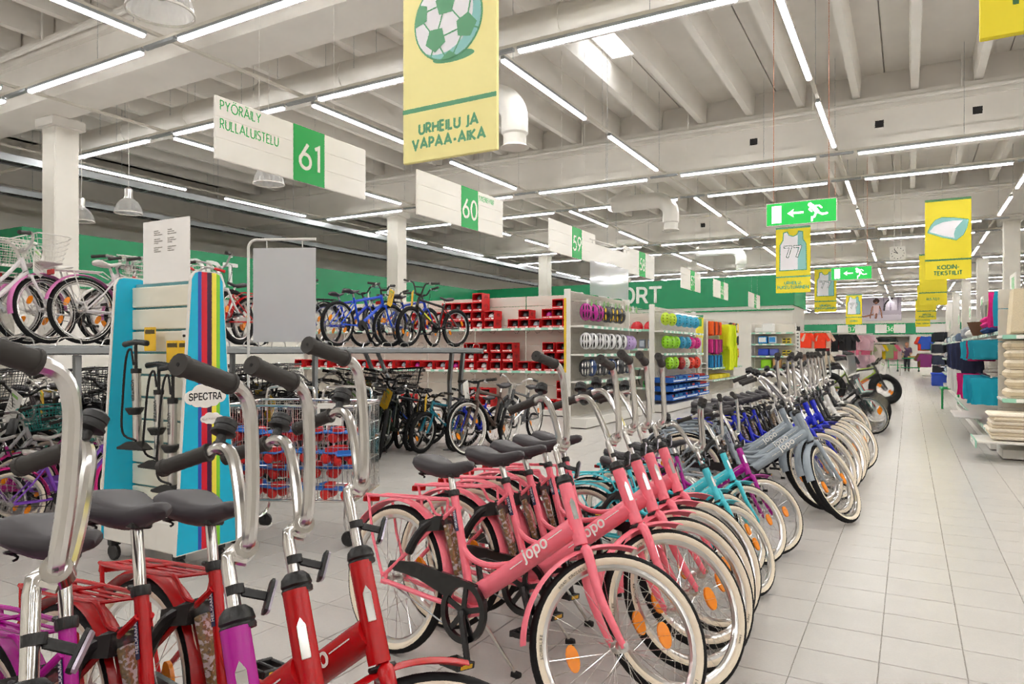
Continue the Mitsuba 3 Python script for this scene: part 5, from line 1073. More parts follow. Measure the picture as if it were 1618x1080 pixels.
# ================================================================ pump display, wire cart, screens
P('cyan_board', '#0cb0d4', .4)
ST = [('#2b4fa8', .060), ('#d0142c', .10), ('#3a1038', .085), ('#f2e24a', .085), ('#7cc62e', .065)]
k = thing('display_stand', 'cyan display stand with rainbow stripes and cloud label, hung with floor pumps', 'display stand')
SX0, SX1, SY0, SY1, STOP = -4.19, -3.46, 2.40, 2.80, 1.70
def board_poly():
    c = (SY0 + SY1) / 2
    return Polygon([(SY0, .13), (SY1, .13), (c + .105, STOP - .05), (c + .085, STOP - .012), (c + .055, STOP), (c - .055, STOP), (c - .085, STOP - .012), (c - .105, STOP - .05)])
bp = board_poly()
for i, (x, d) in enumerate(((SX1 - .02, .02), (SX0, .02))):
    m = poly(bp, d); add(k, 'side_board', face_x(m, x), 'white_steel', False); add(k, 'side_panel', face_x(poly(bp.buffer(-.006), .0015), x + d), 'cyan_board', False)
yy = (SY0 + SY1) / 2 - .062
for col, w in ST:
    w *= .36; s = sbox(yy, .1, yy + w, 2).intersection(bp.buffer(-.006)); add(k, 'stripe', face_x(poly(s, .001), SX1 + .0016), flat(col, .4), False); yy += w
for i, z in enumerate(np.arange(.30, 1.60, .135)):
    add(k, 'slat', rbox(SX0 + .02, SX1 - .02, 2.60, 2.622, z, z + .122, .004), flat('#d9d4c4'), False)
add(k, 'back_board', box(SX0 + .02, SX1 - .02, 2.625, 2.64, .13, 1.66), flat('#6fa3ad'), False)
add(k, 'plinth', rbox(SX0 + .02, SX1 - .02, SY0 + .02, SY1 - .02, .13, .30, .008), 'white_steel', False)
for x in (SX0 + .05, SX1 - .07):
    for y in (SY0 + .07, SY1 - .07): add(k, 'caster', join(mv(lathe([(0, -.014), (.045, -.014), (.05, -.008), (.05, .008), (.045, .014), (0, .014)], 18), (x, y, .05), rx=N90), rbox(x - .02, x + .02, y - .03, y + .03, .09, .13, .003)), 'black_plastic')
cloud = unary_union([affinity.scale(Point(a, b).buffer(r), 1.25, 1) for a, b, r in ((-.085, 0, .04), (-.03, .028, .045), (.04, .025, .042), (.09, 0, .036), (0, -.012, .05), (-.05, -.02, .035), (.05, -.02, .035))])
add(k, 'cloud_label', face_x(poly(affinity.translate(cloud, 2.585, .99), .0015), SX1 + .003), 'white_print', False)
t = text('SPECTRA', .040, .001, True, 2.585, .86); add(k, 'lettering', face_x((t[0] + [0, .974, 0], t[1]), SX1 + .0046), 'flat_ink2' if 'flat_ink2' in scene else flat('#17171a'), False)
add(k, 'cloud_label', face_x(poly(affinity.translate(affinity.scale(cloud, .55, .5, origin=(0, 0)), 2.625, .865), .0015), SX1 + .003), 'white_print', False)
t = text('KIDS COLLECTION', .011, .001, False, 2.625, .9); add(k, 'lettering', face_x((t[0] + [0, .859, 0], t[1]), SX1 + .0046), flat('#9a8f8a'), False)
ps = thing('paper_sign', 'white printed price sheet standing on top of the cyan display stand', 'sign')
add(ps, 'sheet', rbox(-4.06, -3.62, 2.60, 2.606, 1.655, 2.03, .001), flat('#e6e3e0'), False)
for i in range(3):
    for j in range(2): add(ps, 'print', join(*[box(-3.95 + .13 * j, -3.95 + .13 * j + .04 + .02 * ((i + q) % 3), 2.598, 2.60, 1.965 - .05 * i - .012 * q, 1.970 - .05 * i - .012 * q) for q in range(3)]), flat('#8a8782'), False)
def pump(label, x, y, z, h, tilt=0.):
    k = thing('floor_pump', label, 'pump'); M = xf(x, y, z) ; a = lambda p, m, mat, **q: add(k, p, at_m(M @ tm, m), mat, **q)
    tm = np.eye(4); c, s = math.cos(tilt), math.sin(tilt); tm[0, 0], tm[0, 2], tm[2, 0], tm[2, 2] = c, s, -s, c
    a('barrel', tube([(0, 0, .03), (0, 0, h * .74)], .024, 16), 'alu'); a('shaft', tube([(0, 0, h * .74), (0, 0, h)], .009, 8), 'black_plastic'); a('collar', tube([(0, 0, h * .72), (0, 0, h * .765)], .028, 16), 'black_plastic')
    a('handle', tube([(-.11, 0, h), (-.105, 0, h), (0, 0, h + .012), (.105, 0, h), (.11, 0, h)], [.012, .017, .015, .017, .012], 10), 'black_plastic')
    a('base', hull([(-.12, -.05, 0), (.12, -.05, 0), (.12, .02, 0), (-.12, .02, 0), (-.04, -.04, .045), (.04, -.04, .045), (.04, .02, .045), (-.04, .02, .045), (-.12, -.05, .012), (.12, -.05, .012)]), 'black_plastic', smooth=False)
    a('gauge', mv(lathe([(0, 0), (.03, 0), (.048, .03), (.048, .04), (0, .04)], 18), (.012, -.02, h * .33)), 'black_plastic')
    a('hose', tube(spline([(.02, -.02, .05), (-.06, -.05, .10), (-.05, -.05, h * .5), (-.03, -.04, h * .86), (0, -.03, h * .95), (.04, -.04, h * .8)], 26), .006, 6), 'rubber')
    t = text('VOXTER', .022, .001, True, 0, 1.); v = (t[0] + [0, -.011, 0])[:, [1, 0, 2]] * [1, -1, 1]
    v = np.stack([v[:, 0], -.0242 - v[:, 2] * 1, h * .56 + v[:, 1]], -1); a('lettering', (v, t[1]), flat('#26262a'), smooth=False)
pump('silver floor pump hung leftmost and highest on the cyan stand', -3.83, 2.42, .69, .60, -.03)
pump('silver floor pump hung in the middle of the cyan stand', -3.71, 2.47, .585, .58, .0)
pump('silver floor pump hung lowest at the right of the cyan stand', -3.575, 2.46, .46, .69, .01)
for i, (x, z, y) in enumerate(((-3.90, 1.25, 2.54), (-3.72, 1.17, 2.56), (-3.61, 1.17, 2.56))):
    kk = thing('product_card', 'yellow product card %s on the cyan stand' % ('above the left pump', 'behind the middle pump', 'behind the right pump')[i], 'card'); add(kk, 'card', rbox(x - .055, x + .055, y, y + .003, z, z + .14, .001), 'card_yellow', False); add(kk, 'print', box(x - .045, x + .045, y - .001, y, z + .10, z + .125), flat('#4a3c14'), False)
kk = thing('price_note', 'small white price note on the slats of the cyan stand', 'card'); add(kk, 'sheet', rbox(-3.68, -3.60, 2.594, 2.598, 1.30, 1.37, .001), 'white_print', False); add(kk, 'print', box(-3.67, -3.62, 2.592, 2.594, 1.33, 1.345), 'black_plastic', False)
# wire cart with roller skates
MC = xf(-3.55, 3.42, 0, .42)
c = thing('wire_cart', 'chrome wire cart filled with red and blue roller skates', 'cart')
W2, D2, Z0, Z1 = .43, .28, .30, .90
ca = lambda p, m, mat='chrome', **q: add(c, p, at_m(MC, m), mat, **q)
for z in (Z0, Z1): ca('rim', join(*[tube([(a[0], a[1], z), (b[0], b[1], z)], .009, 8) for a, b in (((-W2, -D2), (W2, -D2)), ((W2, -D2), (W2, D2)), ((W2, D2), (-W2, D2)), ((-W2, D2), (-W2, -D2)))]))
for n, (a, b) in enumerate((((-W2, -D2), (W2, -D2)), ((W2, -D2), (W2, D2)), ((W2, D2), (-W2, D2)), ((-W2, D2), (-W2, -D2)))):
    L_ = math.hypot(b[0] - a[0], b[1] - a[1]); q = int(L_ / .032); sg = []
    for i in range(q + 1): f = i / q; x, y = a[0] + (b[0] - a[0]) * f, a[1] + (b[1] - a[1]) * f; sg.append([(x, y, Z0), (x, y, Z1)])
    for z in np.arange(Z0 + .1, Z1, .12): sg.append([(a[0], a[1], z), (b[0], b[1], z)])
    ca('wire_side', rods(sg, .0022, 4))
ca('wire_floor', rods([[(x, -D2, Z0), (x, D2, Z0)] for x in np.arange(-W2, W2 + .01, .04)], .0022, 4)); ca('divider', rods([[(-.02, y, Z0), (-.02, y, Z1)] for y in np.arange(-D2, D2 + .01, .035)], .0022, 4))
for x in (-.30, .12): ca('handle', tube(spline([(x - .1, D2, Z1 - .08), (x - .1, D2 + .02, Z1 + .05), (x - .05, D2 + .03, Z1 + .09), (x + .2, D2 + .03, Z1 + .09), (x + .25, D2 + .02, Z1 + .05), (x + .25, D2, Z1 - .08)], 26), .010, 8))
for s in (-1, 1):
    ca('leg', tube(spline([(s * (W2 - .05), -D2, Z0), (s * (W2 - .05), -D2 + .02, .12), (s * (W2 - .05), 0, .095), (s * (W2 - .05), D2 - .02, .12), (s * (W2 - .05), D2, Z0)], 16), .012, 8))
    for y in (-.22, .22): ca('caster', join(mv(lathe([(0, -.013), (.045, -.013), (.05, 0), (.045, .013), (0, .013)], 18), (s * (W2 - .05), y, .05), rx=N90), rbox(s * (W2 - .05) - .006, s * (W2 - .05) + .006, y - .02, y + .02, .06, .10, .002)), 'black_plastic')
kk = thing('price_card', 'white card clipped to the rim of the wire cart', 'card'); add(kk, 'card', at_m(MC, rbox(.20, .36, -D2 - .014, -D2 - .011, .78, .92, .001)), 'white_print', False); add(kk, 'print', at_m(MC, box(.22, .33, -D2 - .016, -D2 - .014, .86, .885)), 'black_plastic', False)
P('skate_red', '#cc1f1c', .35); P('skate_blue', '#2a6fc0', .3)
def wheel_(x, y, z): return mv(lathe([(0, -.02), (.026, -.02), (.033, -.011), (.033, .011), (.026, .02), (0, .02)], 14), (x, y, z), rx=N90)
SK = [('plate', ply(rbox(-.135, .135, -.055, .055, .058, .07, .005), 'skate_blue', False)), ('heel_cup', ply(hull([(-.12, y, z) for y in (-.04, .04) for z in (.07, .095)] + [(-.09, y, z) for y in (-.046, .046) for z in (.07, .09)]), 'skate_blue', False)), ('toe_cup', ply(join(hull([(.12, y, z) for y in (-.03, .03) for z in (.07, .10)] + [(.07, y, z) for y in (-.046, .046) for z in (.07, .10)])), 'skate_red', False))] + [('wheel', ply(wheel_(x, y, .03), 'skate_red')) for x in (-.075, .075) for y in (-.04, .04)]
rg = random.Random(5)
for lay in range(4):
    for i in range(5):
        x = -.35 + .17 * i + rg.uniform(-.02, .02); y = -.19 if lay % 2 == 0 else -.10; y += rg.uniform(-.03, .03)
        if abs(x + .02) < .06: x += .06
        kk = thing('roller_skate', 'blue and red strap-on roller skate piled in the wire cart', 'roller skate', 'roller skates in the wire cart')
        M = MC @ xf(x, y, Z0 + .005 + .115 * lay, rg.uniform(-.5, .5) + (N90 if rg.random() < .2 else 0))
        for n, d in SK: put(kk, n, d, M)
# translucent screens
s1 = thing('plastic_screen', 'milky plastic sheet hanging from a bent pole beside the cyan display stand', 'screen')
pu, pd_, top = np.array([-4.0756, 3.4363, 1.3133]), np.array([-3.6642, 3.6352, 1.3129]), 1.9824
dr_ = (pd_ - pu) / np.linalg.norm(pd_ - pu); nn = np.array([-dr_[1], dr_[0], 0]) * .002
sv = []
for a in (0, 1): sv += [pu + nn * (2 * a - 1), pd_ + nn * (2 * a - 1), np.array([pd_[0], pd_[1], top]) + nn * (2 * a - 1), np.array([pu[0], pu[1], top]) + nn * (2 * a - 1)]
add(s1, 'sheet', hull(sv), 'milky_plastic', False)
p0 = pu - dr_ * .035
add(s1, 'pole', tube([(p0[0], p0[1], 0.02), (p0[0], p0[1], top)] + [tuple(p0 + np.array([0, 0, 0]) + dr_ * .06 * (1 - math.cos(a)) + np.array([0, 0, top - p0[2] + .06 * math.sin(a)])) for a in np.linspace(.2, N90, 6)] + [tuple(np.array([pd_[0], pd_[1], top + .06]))], .010, 10), 'white_steel')
add(s1, 'foot', mv(lathe([(0, 0), (.16, 0), (.16, .012), (.02, .02), (0, .02)], 28), (p0[0], p0[1], 0)), 'white_steel')
add(s1, 'clip', join(*[tube([tuple(pu + dr_ * f + np.array([0, 0, top - pu[2]])), tuple(pu + dr_ * f + np.array([0, 0, top - pu[2] + .06]))], .004, 5) for f in (.1, .36)]), 'white_steel')
s2 = thing('plastic_screen', 'clear plastic sheet hanging over the helmet display rack', 'screen')
a, b = np.array([-4.44, 10.35, 0]), np.array([-4.36, 11.9, 0])
z0, z1, z2 = 2.15, 2.70, 2.98
sv = lambda za, zb: join((np.array([a + [0, 0, za], (a + b) / 2 + [.03, 0, za], b + [0, 0, za], b + [0, 0, zb], (a + b) / 2 + [.0, 0, zb], a + [0, 0, zb]]), np.array([[0, 1, 4], [0, 4, 5], [1, 2, 3], [1, 3, 4]])))
add(s2, 'sheet', sv(z0, z1), 'milky_sheet2', False); add(s2, 'header', sv(z1, z2), 'sign_white', False)
scene['milky_sheet2'] = {'type': 'principledthin', 'base_color': {'type': 'rgb', 'value': [.8, .81, .84]}, 'roughness': .12, 'spec_trans': .6, 'diff_trans': .7, 'eta': 1.5}
add(s2, 'rod', join(tube([a + [0, 0, z2 + .06], b + [0, 0, z2 + .06]], .010, 8), *[tube([q + [0, 0, z2], q + [0, 0, z2 + .06]], .005, 5) for q in (a + [0, .1, 0], b - [0, .1, 0])]), 'white_steel')
add(s2, 'hanger', tube([a + [0, .75, z2 + .06], a + [0, .75, 7.72]], .003, 4), 'zinc')
# ================================================================ home textiles at the right, far hall, people
P('linen', '#cdbfa6', .8); P('linen_light', '#ddd3c2', .8)
def stripes(a, b, s):
    def fn(p, n, uv): return mikit.mix(mi.Color3f(*lin(a)), mi.Color3f(*lin(b)), mikit.smoothstep(.45, .55, dr.abs(p.z * s - dr.floor(p.z * s)))) * (.94 + .1 * mikit.noise(p.x * 160, p.y * 160, p.z * 160))
    return mikit.proc(fn)
P('rug_cloth', None, .85, tex=stripes('#d8cdb9', '#c4b498', 9.0))
def weave(base):
    def fn(p, n, uv): return mi.Color3f(*lin(base)) * (.88 + .2 * mikit.noise(p.x * 240, p.y * 240, p.z * 240))
    return mikit.proc(fn)
P('canvas', None, .85, tex=weave('#cfc0a5'))
MG = lambda x, y: xf(x, y, 0, -N90)              # faces the aisle from the right: local x runs towards the camera, depth to +x
def fold(label, name, M, w, d, h, mat, group=None, soft=.02, cat=None):
    k = thing(name, label, cat or name.replace('_', ' '), group); add(k, '', at_m(M, rbox(-w / 2, w / 2, 0, d, 0, h, min(soft, h * .42))), mat, 25); return k
# nearest textile shelving: an end display of rugs, blankets and a canvas bag, facing the camera
m1 = xf(.93, 9.75, 0, 0)
g = gondola('white end shelving of cream rugs and blankets at the right edge, nearest', m1, 1.5, 2.0, .62, (1.43, .70, .22), .12, sd=(.60, .58, .60), sides=False, posts=False)
for r in range(6):
    for i in range(2): fold('folded cream striped rug in the tall stacks on the right shelving', 'rug', m1 @ loc(.40 + .72 * i + RNG.uniform(-.015, .015), .03 + RNG.uniform(0, .03), .702 + .112 * r, RNG.uniform(-.02, .02)), .68, .5, .108, 'rug_cloth', 'cream rugs on the right shelving', .035)
for r in range(7):
    for i in range(2): fold('flat folded natural blanket on the lowest right shelf', 'blanket', m1 @ loc(.19 + .72 * i + RNG.uniform(-.03, .03), -.26 + RNG.uniform(0, .05), .252 + .042 * r, RNG.uniform(-.03, .03)), .66, .55, .040, 'linen' if r % 2 else 'linen_light', 'blankets on the lowest right shelf', .018)
add(g, 'tray', at_m(m1, rbox(-.27, 1.5, -.34, .40, .215, .235, .004)), 'white_steel', False)
add(g, 'tray_edge', at_m(m1, rbox(-.285, -.27, -.34, .40, .16, .245, .003)), 'mint', False)
for i in range(6): add(g, 'price_label', at_m(m1, box(-.288, -.285, -.32 + .12 * i, -.25 + .12 * i, .165, .24)), 'white_print', False)
kb_ = thing('canvas_bag', 'natural canvas storage bag with a white star on the top right shelf', 'bag')
add(kb_, 'body', at_m(m1, hull([(.58 + s * (.50 if z < .3 else .47), y, 1.44 + z) for s in (-1, 1) for y in (.04, .42) for z in (.01, .32, .52)] + [(.58 + s * .50, y, 1.47) for s in (-1, 1) for y in (.02, .44)])), 'canvas', 25)
stp = Polygon([((.16 if i % 2 == 0 else .07) * math.sin(i * math.pi / 5), (.16 if i % 2 == 0 else .07) * math.cos(i * math.pi / 5)) for i in range(10)])
m = poly(affinity.translate(stp, .56, 1.72), .003); add(kb_, 'star', at_m(m1, face_y(m, .028)), 'white_print', False)
for i in range(2): add(kb_, 'handle', at_m(m1, tube(spline([(.38, .03, 1.94), (.40, .02, 2.03), (.58, .01, 2.06), (.76, .02, 2.03), (.78, .03, 1.94)] if i == 0 else [(.38, .40, 1.94), (.40, .40, 2.01), (.58, .40, 2.05), (.76, .40, 2.01), (.78, .40, 1.94)], 18), .012, 6)), 'canvas')
fold('pale storage bag beside the starred canvas bag', 'storage_bag', m1 @ loc(1.28, .06, 1.442), .36, .4, .46, 'linen_light', None, .06, 'bag')
pk = thing('plastic_cover', 'crumpled clear plastic sheet over the blankets at the shelf end', 'plastic sheet')
q = np.array([(x, .0, z) for x in np.linspace(0, .5, 9) for z in np.linspace(0, .32, 7)]); q[:, 1] = -.02 + .05 * np.sin(q[:, 0] * 31 + q[:, 2] * 23) + .03 * np.sin(q[:, 2] * 51)
add(pk, '', at_m(m1, (q + [-.30, -.34, .26], grid_faces(9, 7, False, False))), 'clear_sheet', True)
# second unit: towels on rails
m2 = MG(.88, 18.0)
g = gondola('white towel rack with navy, turquoise and pink towels beside the aisle', m2, 7.4, 1.98, .62, (1.50, .24), .10, sd=(.50, .62), sides=False, posts=False)
for z in (1.40, .92): add(g, 'rail', at_m(m2, tube([(.05, .02, z), (7.35, .02, z)], .012, 8)), 'chrome'); add(g, 'rail_arm', at_m(m2, rods([[(x, .02, z), (x, .6, z)] for x in (.1, 2.5, 4.9, 7.3)], .010, 6)), 'chrome')
def towels(n, x0, x1, z, h, shade_tones, lab, grp, w=.30, d=.05):  # alternating cloth colours paint shading between neighbouring towels
    for i in range(n): cloth_hang('towel', lab, 'towel', m2 @ loc(x0 + (x1 - x0) * i / max(1, n - 1), -.03 + RNG.uniform(-.03, .03), z, N90 * .75 + RNG.uniform(-.2, .2)), w * RNG.uniform(.9, 1.1), h * RNG.uniform(.93, 1.06), d, shade_tones[i % len(shade_tones)], grp, 5, .85, i + int(z * 50))
towels(24, .4, 5.1, 1.39, .46, ['#1a2140', '#232b4e', '#161b36'], 'navy towel on the upper rail of the towel rack', 'navy towels on the towel rack')
towels(8, 5.3, 6.25, 1.39, .27, ['#0f8298', '#1793a8'], 'turquoise towel on the upper rail of the towel rack', 'upper turquoise towels on the towel rack')
towels(3, 6.35, 6.55, 1.39, .27, ['#8a1248'], 'dark magenta towel between turquoise ones on the upper rail', 'magenta towels on the upper rail')
towels(7, 6.65, 7.3, 1.39, .25, ['#0e7d93', '#1690a4'], 'teal towel at the near end of the upper rail', 'teal towels at the near end of the towel rack')
towels(19, .5, 4.7, .92, .40, ['#dcdad6', '#cfcdc9', '#e2e0dc'], 'white tea towel on the lower rail of the towel rack', 'white towels on the towel rack')
towels(6, 4.85, 5.6, .90, .36, ['#c4156e', '#a81060'], 'bright pink towel on the lower rail of the towel rack', 'pink towels on the lower rail')
towels(14, 5.75, 7.3, .90, .33, ['#0a86a2', '#0c93ae', '#087792'], 'turquoise towel on the lower rail of the towel rack', 'lower turquoise towels on the towel rack', .32, .06)
add(g, 'tray', at_m(m2, rbox(5.0, 6.3, -.32, .0, .30, .32, .004)), 'white_steel', False)
for i, (x, c, z) in enumerate(((6.2, '#1d3a6a', 1.50), (6.2, '#c21874', 1.58), (6.2, '#c21874', 1.65))): fold('%s bath towel in the folded pile on top of the towel rack' % ('dark blue', 'pink', 'topmost pink')[i], 'towel', m2 @ loc(x - .02 * i, .02, z), .95, .42, .075, flat(c, .85), None, .034)
cloth_hang('towel', 'tall pink towel draped upright at the end of the towel rack', 'towel', m2 @ loc(6.9, .16, 2.02, N90 * .8), .26, .46, .10, '#c8176f', None, 4, .85, 3); cloth_hang('towel', 'tall turquoise towel draped upright at the end of the towel rack', 'towel', m2 @ loc(7.12, .2, 2.02, N90 * .8), .26, .46, .10, '#0f86a4', None, 4, .85, 5)
kk = thing('basket', 'dark woven basket holding rolled mats on the towel rack', 'basket'); add(kk, 'body', at_m(m2, mv(lathe([(0, 0), (.22, 0), (.30, .22), (.29, .22), (.21, .02), (0, .02)], 20), (4.2, .25, 1.5))), flat('#5a3c28', .8))
for i in range(5): k = thing('rolled_mat', 'rolled grey table mat standing in the woven basket', 'mat', 'rolled mats in the basket'); add(k, '', at_m(m2, tube([(4.1 + .06 * i, .25, 1.53), (3.85 + .20 * i, .20 + .02 * i, 2.0 + .05 * (i % 2))], .045, 10)), flat(['#8b8b84', '#a6a199', '#70766e', '#b8a684', '#8f9a90'][i], .8))
fold('grey bundle on the far end of the towel rack', 'bundle', m2 @ loc(1.2, .05, 1.5), .9, .4, .22, flat('#8d9096', .8), None, .05); fold('white bundle on the far end of the towel rack', 'bundle', m2 @ loc(2.4, .05, 1.5), .9, .4, .14, flat('#d6d4d0', .8), None, .05)
# rows further away at the right: racks of dark clothes, shelving with boards on top
def clothes_rack(label, M, W, levels, depth=.5, H=1.9, n=12, lab='garment', cat='garment'):
    g = thing('clothes_rack', label, 'clothes rack')
    for x in (0, W): add(g, 'post', at_m(M, rbox(x - .02, x + .02, depth - .04, depth, 0, H, .003)), 'white_steel', False); add(g, 'foot', at_m(M, rbox(x - .03, x + .03, 0, depth, 0, .06, .003)), 'white_steel', False)
    add(g, 'top_bar', at_m(M, rbox(0, W, depth - .04, depth, H - .05, H, .003)), 'white_steel', False)
    for z, cols, h, l in levels:
        add(g, 'rail', at_m(M, tube([(0, .06, z), (W, .06, z)], .011, 6)), 'chrome'); add(g, 'rail_arm', at_m(M, rods([[(x, .06, z), (x, depth, z)] for x in (.02, W - .02)], .009, 5)), 'chrome')
        m = max(3, int(W / .17))
        for i in range(m):
            k = thing('garment', '%s hanging on the %s' % (l, lab), 'clothing', '%ss on the %s' % (l, lab)); q = h * RNG.uniform(.92, 1.06)
            c_ = LineString([(-.34, -.30), (-.19, -.03), (.19, -.03), (.34, -.30)]).buffer(.055, cap_style=2, join_style=1)
            sh = unary_union([Polygon([(-.22, -.02), (-.08, 0), (0, -.05), (.08, 0), (.22, -.02), (.215, -q), (-.215, -q)]), c_]) if q > .45 else Polygon([(-.17, 0), (.17, 0), (.19, -q), (.02, -q * .93), (-.19, -q)])
            add(k, '', at_m(M @ loc(.15 + (W - .3) * i / (m - 1), .02 + .05 * (i % 3), z - .01, RNG.uniform(-.5, .5) + (0 if abs(M[0, 0]) > .5 else N90 * .7)), (lambda a: (np.stack([a[0][:, 0], a[0][:, 2] - .03 + .02 * np.sin(a[0][:, 0] * 30 + i), a[0][:, 1]], -1), a[1][:, ::-1]))(poly(sh, .06))), flat(cols[i % len(cols)], .85), False)
clothes_rack('rack of dark underwear and caps beyond the towels', MG(.95, 33.6), 3.4, [(1.95, ['#16181e', '#22252c'], .32, 'dark top'), (1.50, ['#20242e', '#5d6068', '#1a1c22'], .32, 'grey and black top'), (1.08, ['#2b3245', '#15161a'], .34, 'navy top'), (.66, ['#2a2a2e', '#18191d'], .36, 'black shorts')], lab='dark rack beyond the towels')
clothes_rack('rack with red, violet and green clothes beyond the dark one', MG(.55, 40.2), 3.2, [(1.9, ['#cf2a20', '#2a4fb0', '#18803f', '#d8402a'], .6, 'bright jacket'), (1.1, ['#6a4a2a', '#7a2f6a', '#333740', '#8a5a3a'], .6, 'brown and violet jacket')], lab='bright rack beyond the dark one')
for i, y in enumerate((21.8, 26.2)):
    mm = MG(1.05, y + 3.6); gondola('white textile shelving farther down the right side, %s' % ('before', 'beyond')[i] + ' the second column', mm, 3.4, 2.0, .6, (1.5, 1.0, .5), .12, sides=False)
    for z in (1.5, 1.0, .5):
        for j in range(7): fold('folded textile on the far right shelving', 'folded_textile', mm @ loc(.3 + .46 * j, .04, z), .4, .5, .14 + .1 * RNG.random(), flat(RNG.choice(['#d8d4cc', '#b9c4c8', '#7f8e94', '#c9a8a8', '#4d5b70']), .85), 'folded textiles on the far right shelving', .05)
k = thing('blue_crate', 'blue plastic crate at the foot of the dark clothes rack', 'crate'); add(k, 'body', rbox(.70, 1.25, 29.2, 29.8, 0, .45, .02), flat('#2346b0'), False); add(k, 'rim', rbox(.68, 1.27, 29.18, 29.82, .40, .46, .01), flat('#2a50c4'), False)
for i, y in enumerate((14.9, 21.0, 25.0, 30.5, 37)):
    k = thing('shelf_sign', 'small white and green shelf sign above the right shelving, %s from the camera' % ('first', 'second', 'third', 'fourth', 'fifth')[i], 'sign'); add(k, 'board', rbox(1.6, 1.62, y, y + .7, 2.2, 2.62, .004), 'sign_white', False); add(k, 'patch', box(1.594, 1.6, y + .1, y + .4, 2.25, 2.55), flat('#8fbf94'), False); add(k, 'stake', rods([[(1.61, y + a, 0.0), (1.61, y + a, 2.22)] for a in (.1, .6)], .012, 5), 'white_steel')
# ---- left side beyond the shop-in-shop: clothes, glasses stand
MF = lambda x, y: xf(x, y, 0, 0)
clothes_rack('rack of orange red shirts beyond the end shelving', MF(-3.75, 30.2), 1.0, [(1.95, ['#e23b1e', '#d8b8a4', '#e0431f'], .62, 'orange red shirt'), (1.1, ['#6a5548', '#c9b8a0', '#2a2a2e'], .55, 'brown shirt')], lab='rack beyond the end shelving', H=2.05)
clothes_rack('rack of black and crimson shirts behind the row of handlebars', MF(-3.55, 33.5), 1.5, [(1.95, ['#141416', '#7a1424', '#18181b', '#101013'], .70, 'black shirt'), (1.0, ['#1b1b1e', '#2c2c30'], .55, 'black trousers')], lab='black shirt rack behind the handlebars', H=2.05)
clothes_rack('rack of pale pink shirts next to the black ones', MF(-2.85, 35.5), 1.4, [(1.95, ['#e4b9c4', '#ecd0d8', '#d9d9de'], .65, 'pale pink shirt'), (1.05, ['#c4a2ae', '#e8c8d0'], .55, 'rose skirt')], lab='pale pink rack', H=2.05)
clothes_rack('rack of floral clothes with a yellow top down the aisle', MF(-2.6, 40.0), 2.2, [(1.55, ['#d86a86', '#d9c9c0', '#d4b81e', '#c25a78', '#8a9a6a'], .7, 'floral top')], lab='floral rack', H=1.7)
clothes_rack('rack of dark coats in the doorway at the far end', MF(-2.9, 58.0), 2.0, [(2.2, ['#15171a', '#1c2420'], 1.0, 'dark coat')], lab='dark coat rack', H=2.4)
clothes_rack('low rack of grey clothes at the left of the far aisle', MF(-3.4, 46.0), 2.4, [(1.6, ['#4a4a50', '#8a8a90', '#b8b4b0'], .8, 'grey top')], lab='low grey rack', H=1.7)
k = thing('glasses_stand', 'white grid stand of sunglasses left of the red shirts', 'display stand'); gx, gy = -3.55, 26.2
add(k, 'panel', rbox(gx - .24, gx + .24, gy, gy + .05, .25, 1.95, .006), 'white_steel', False); add(k, 'header', rbox(gx - .24, gx + .24, gy - .01, gy + .06, 1.95, 2.1, .006), 'black_plastic', False); add(k, 'base', rbox(gx - .28, gx + .28, gy - .2, gy + .25, 0, .06, .01), 'white_steel', False); add(k, 'stem', rbox(gx - .05, gx + .05, gy, gy + .05, .06, .26, .004), 'white_steel', False)
for i in range(3):
    for j in range(12):
        kk = thing('sunglasses', 'dark sunglasses on the white grid stand', 'sunglasses', 'sunglasses on the white grid stand'); x, z = gx - .14 + .14 * i, 1.86 - .125 * j
        add(kk, '', join(*[rbox(x + s * .03 - .025, x + s * .03 + .025, gy - .03, gy - .002, z - .018, z + .018, .006) for s in (-1, 1)]), 'black_gloss', False)
# ---- far wall boards, doorway and poster
for x, num in ((-5.9, '37'), (-1.9, '36'), (2.2, None)):
    k = thing('department_board', 'white board %s on the green band of the far wall' % {'37': 'at the left numbered 37', '36': 'in the middle numbered 36', None: 'at the right behind the banners'}[num], 'sign')
    add(k, 'board', rbox(x - 1.55, x + 1.55, 91.5, 91.58, 3.3, 4.3, .01), 'sign_white', False)
    if num: add(k, 'panel', box(x - .35, x + .35, 91.47, 91.5, 3.3, 4.3), 'sign_green', False); t = gtext(num, .6, .14, .02, x, .9); add(k, 'number', face_y((t[0] + [0, 3.5, 0], t[1]), 91.47), 'sign_white', False)
struct('door_1', join(box(-3.2, -3.1, 91.6, 91.75, 0, 3.0), box(0, .1, 91.6, 91.75, 0, 3.0), box(-3.2, .1, 91.6, 91.75, 2.9, 3.0)), 'white_steel')
k = thing('poster', 'large hung poster of a gymnast in a dance hall above the far aisle', 'poster'); px_, py_, pz_ = -2.6, 72.0, 3.98
add(k, 'panel', rbox(px_ - 2.0, px_ + 2.0, py_, py_ + .05, pz_, pz_ + 2.1, .01), flat('#b3a9b6'), False)
ps_ = []
for i, x in enumerate((-1.9, -1.2, .55, 1.1, 1.7)): ps_.append(('#8d8496', sbox(x, .9, x + .06, 2.05)))
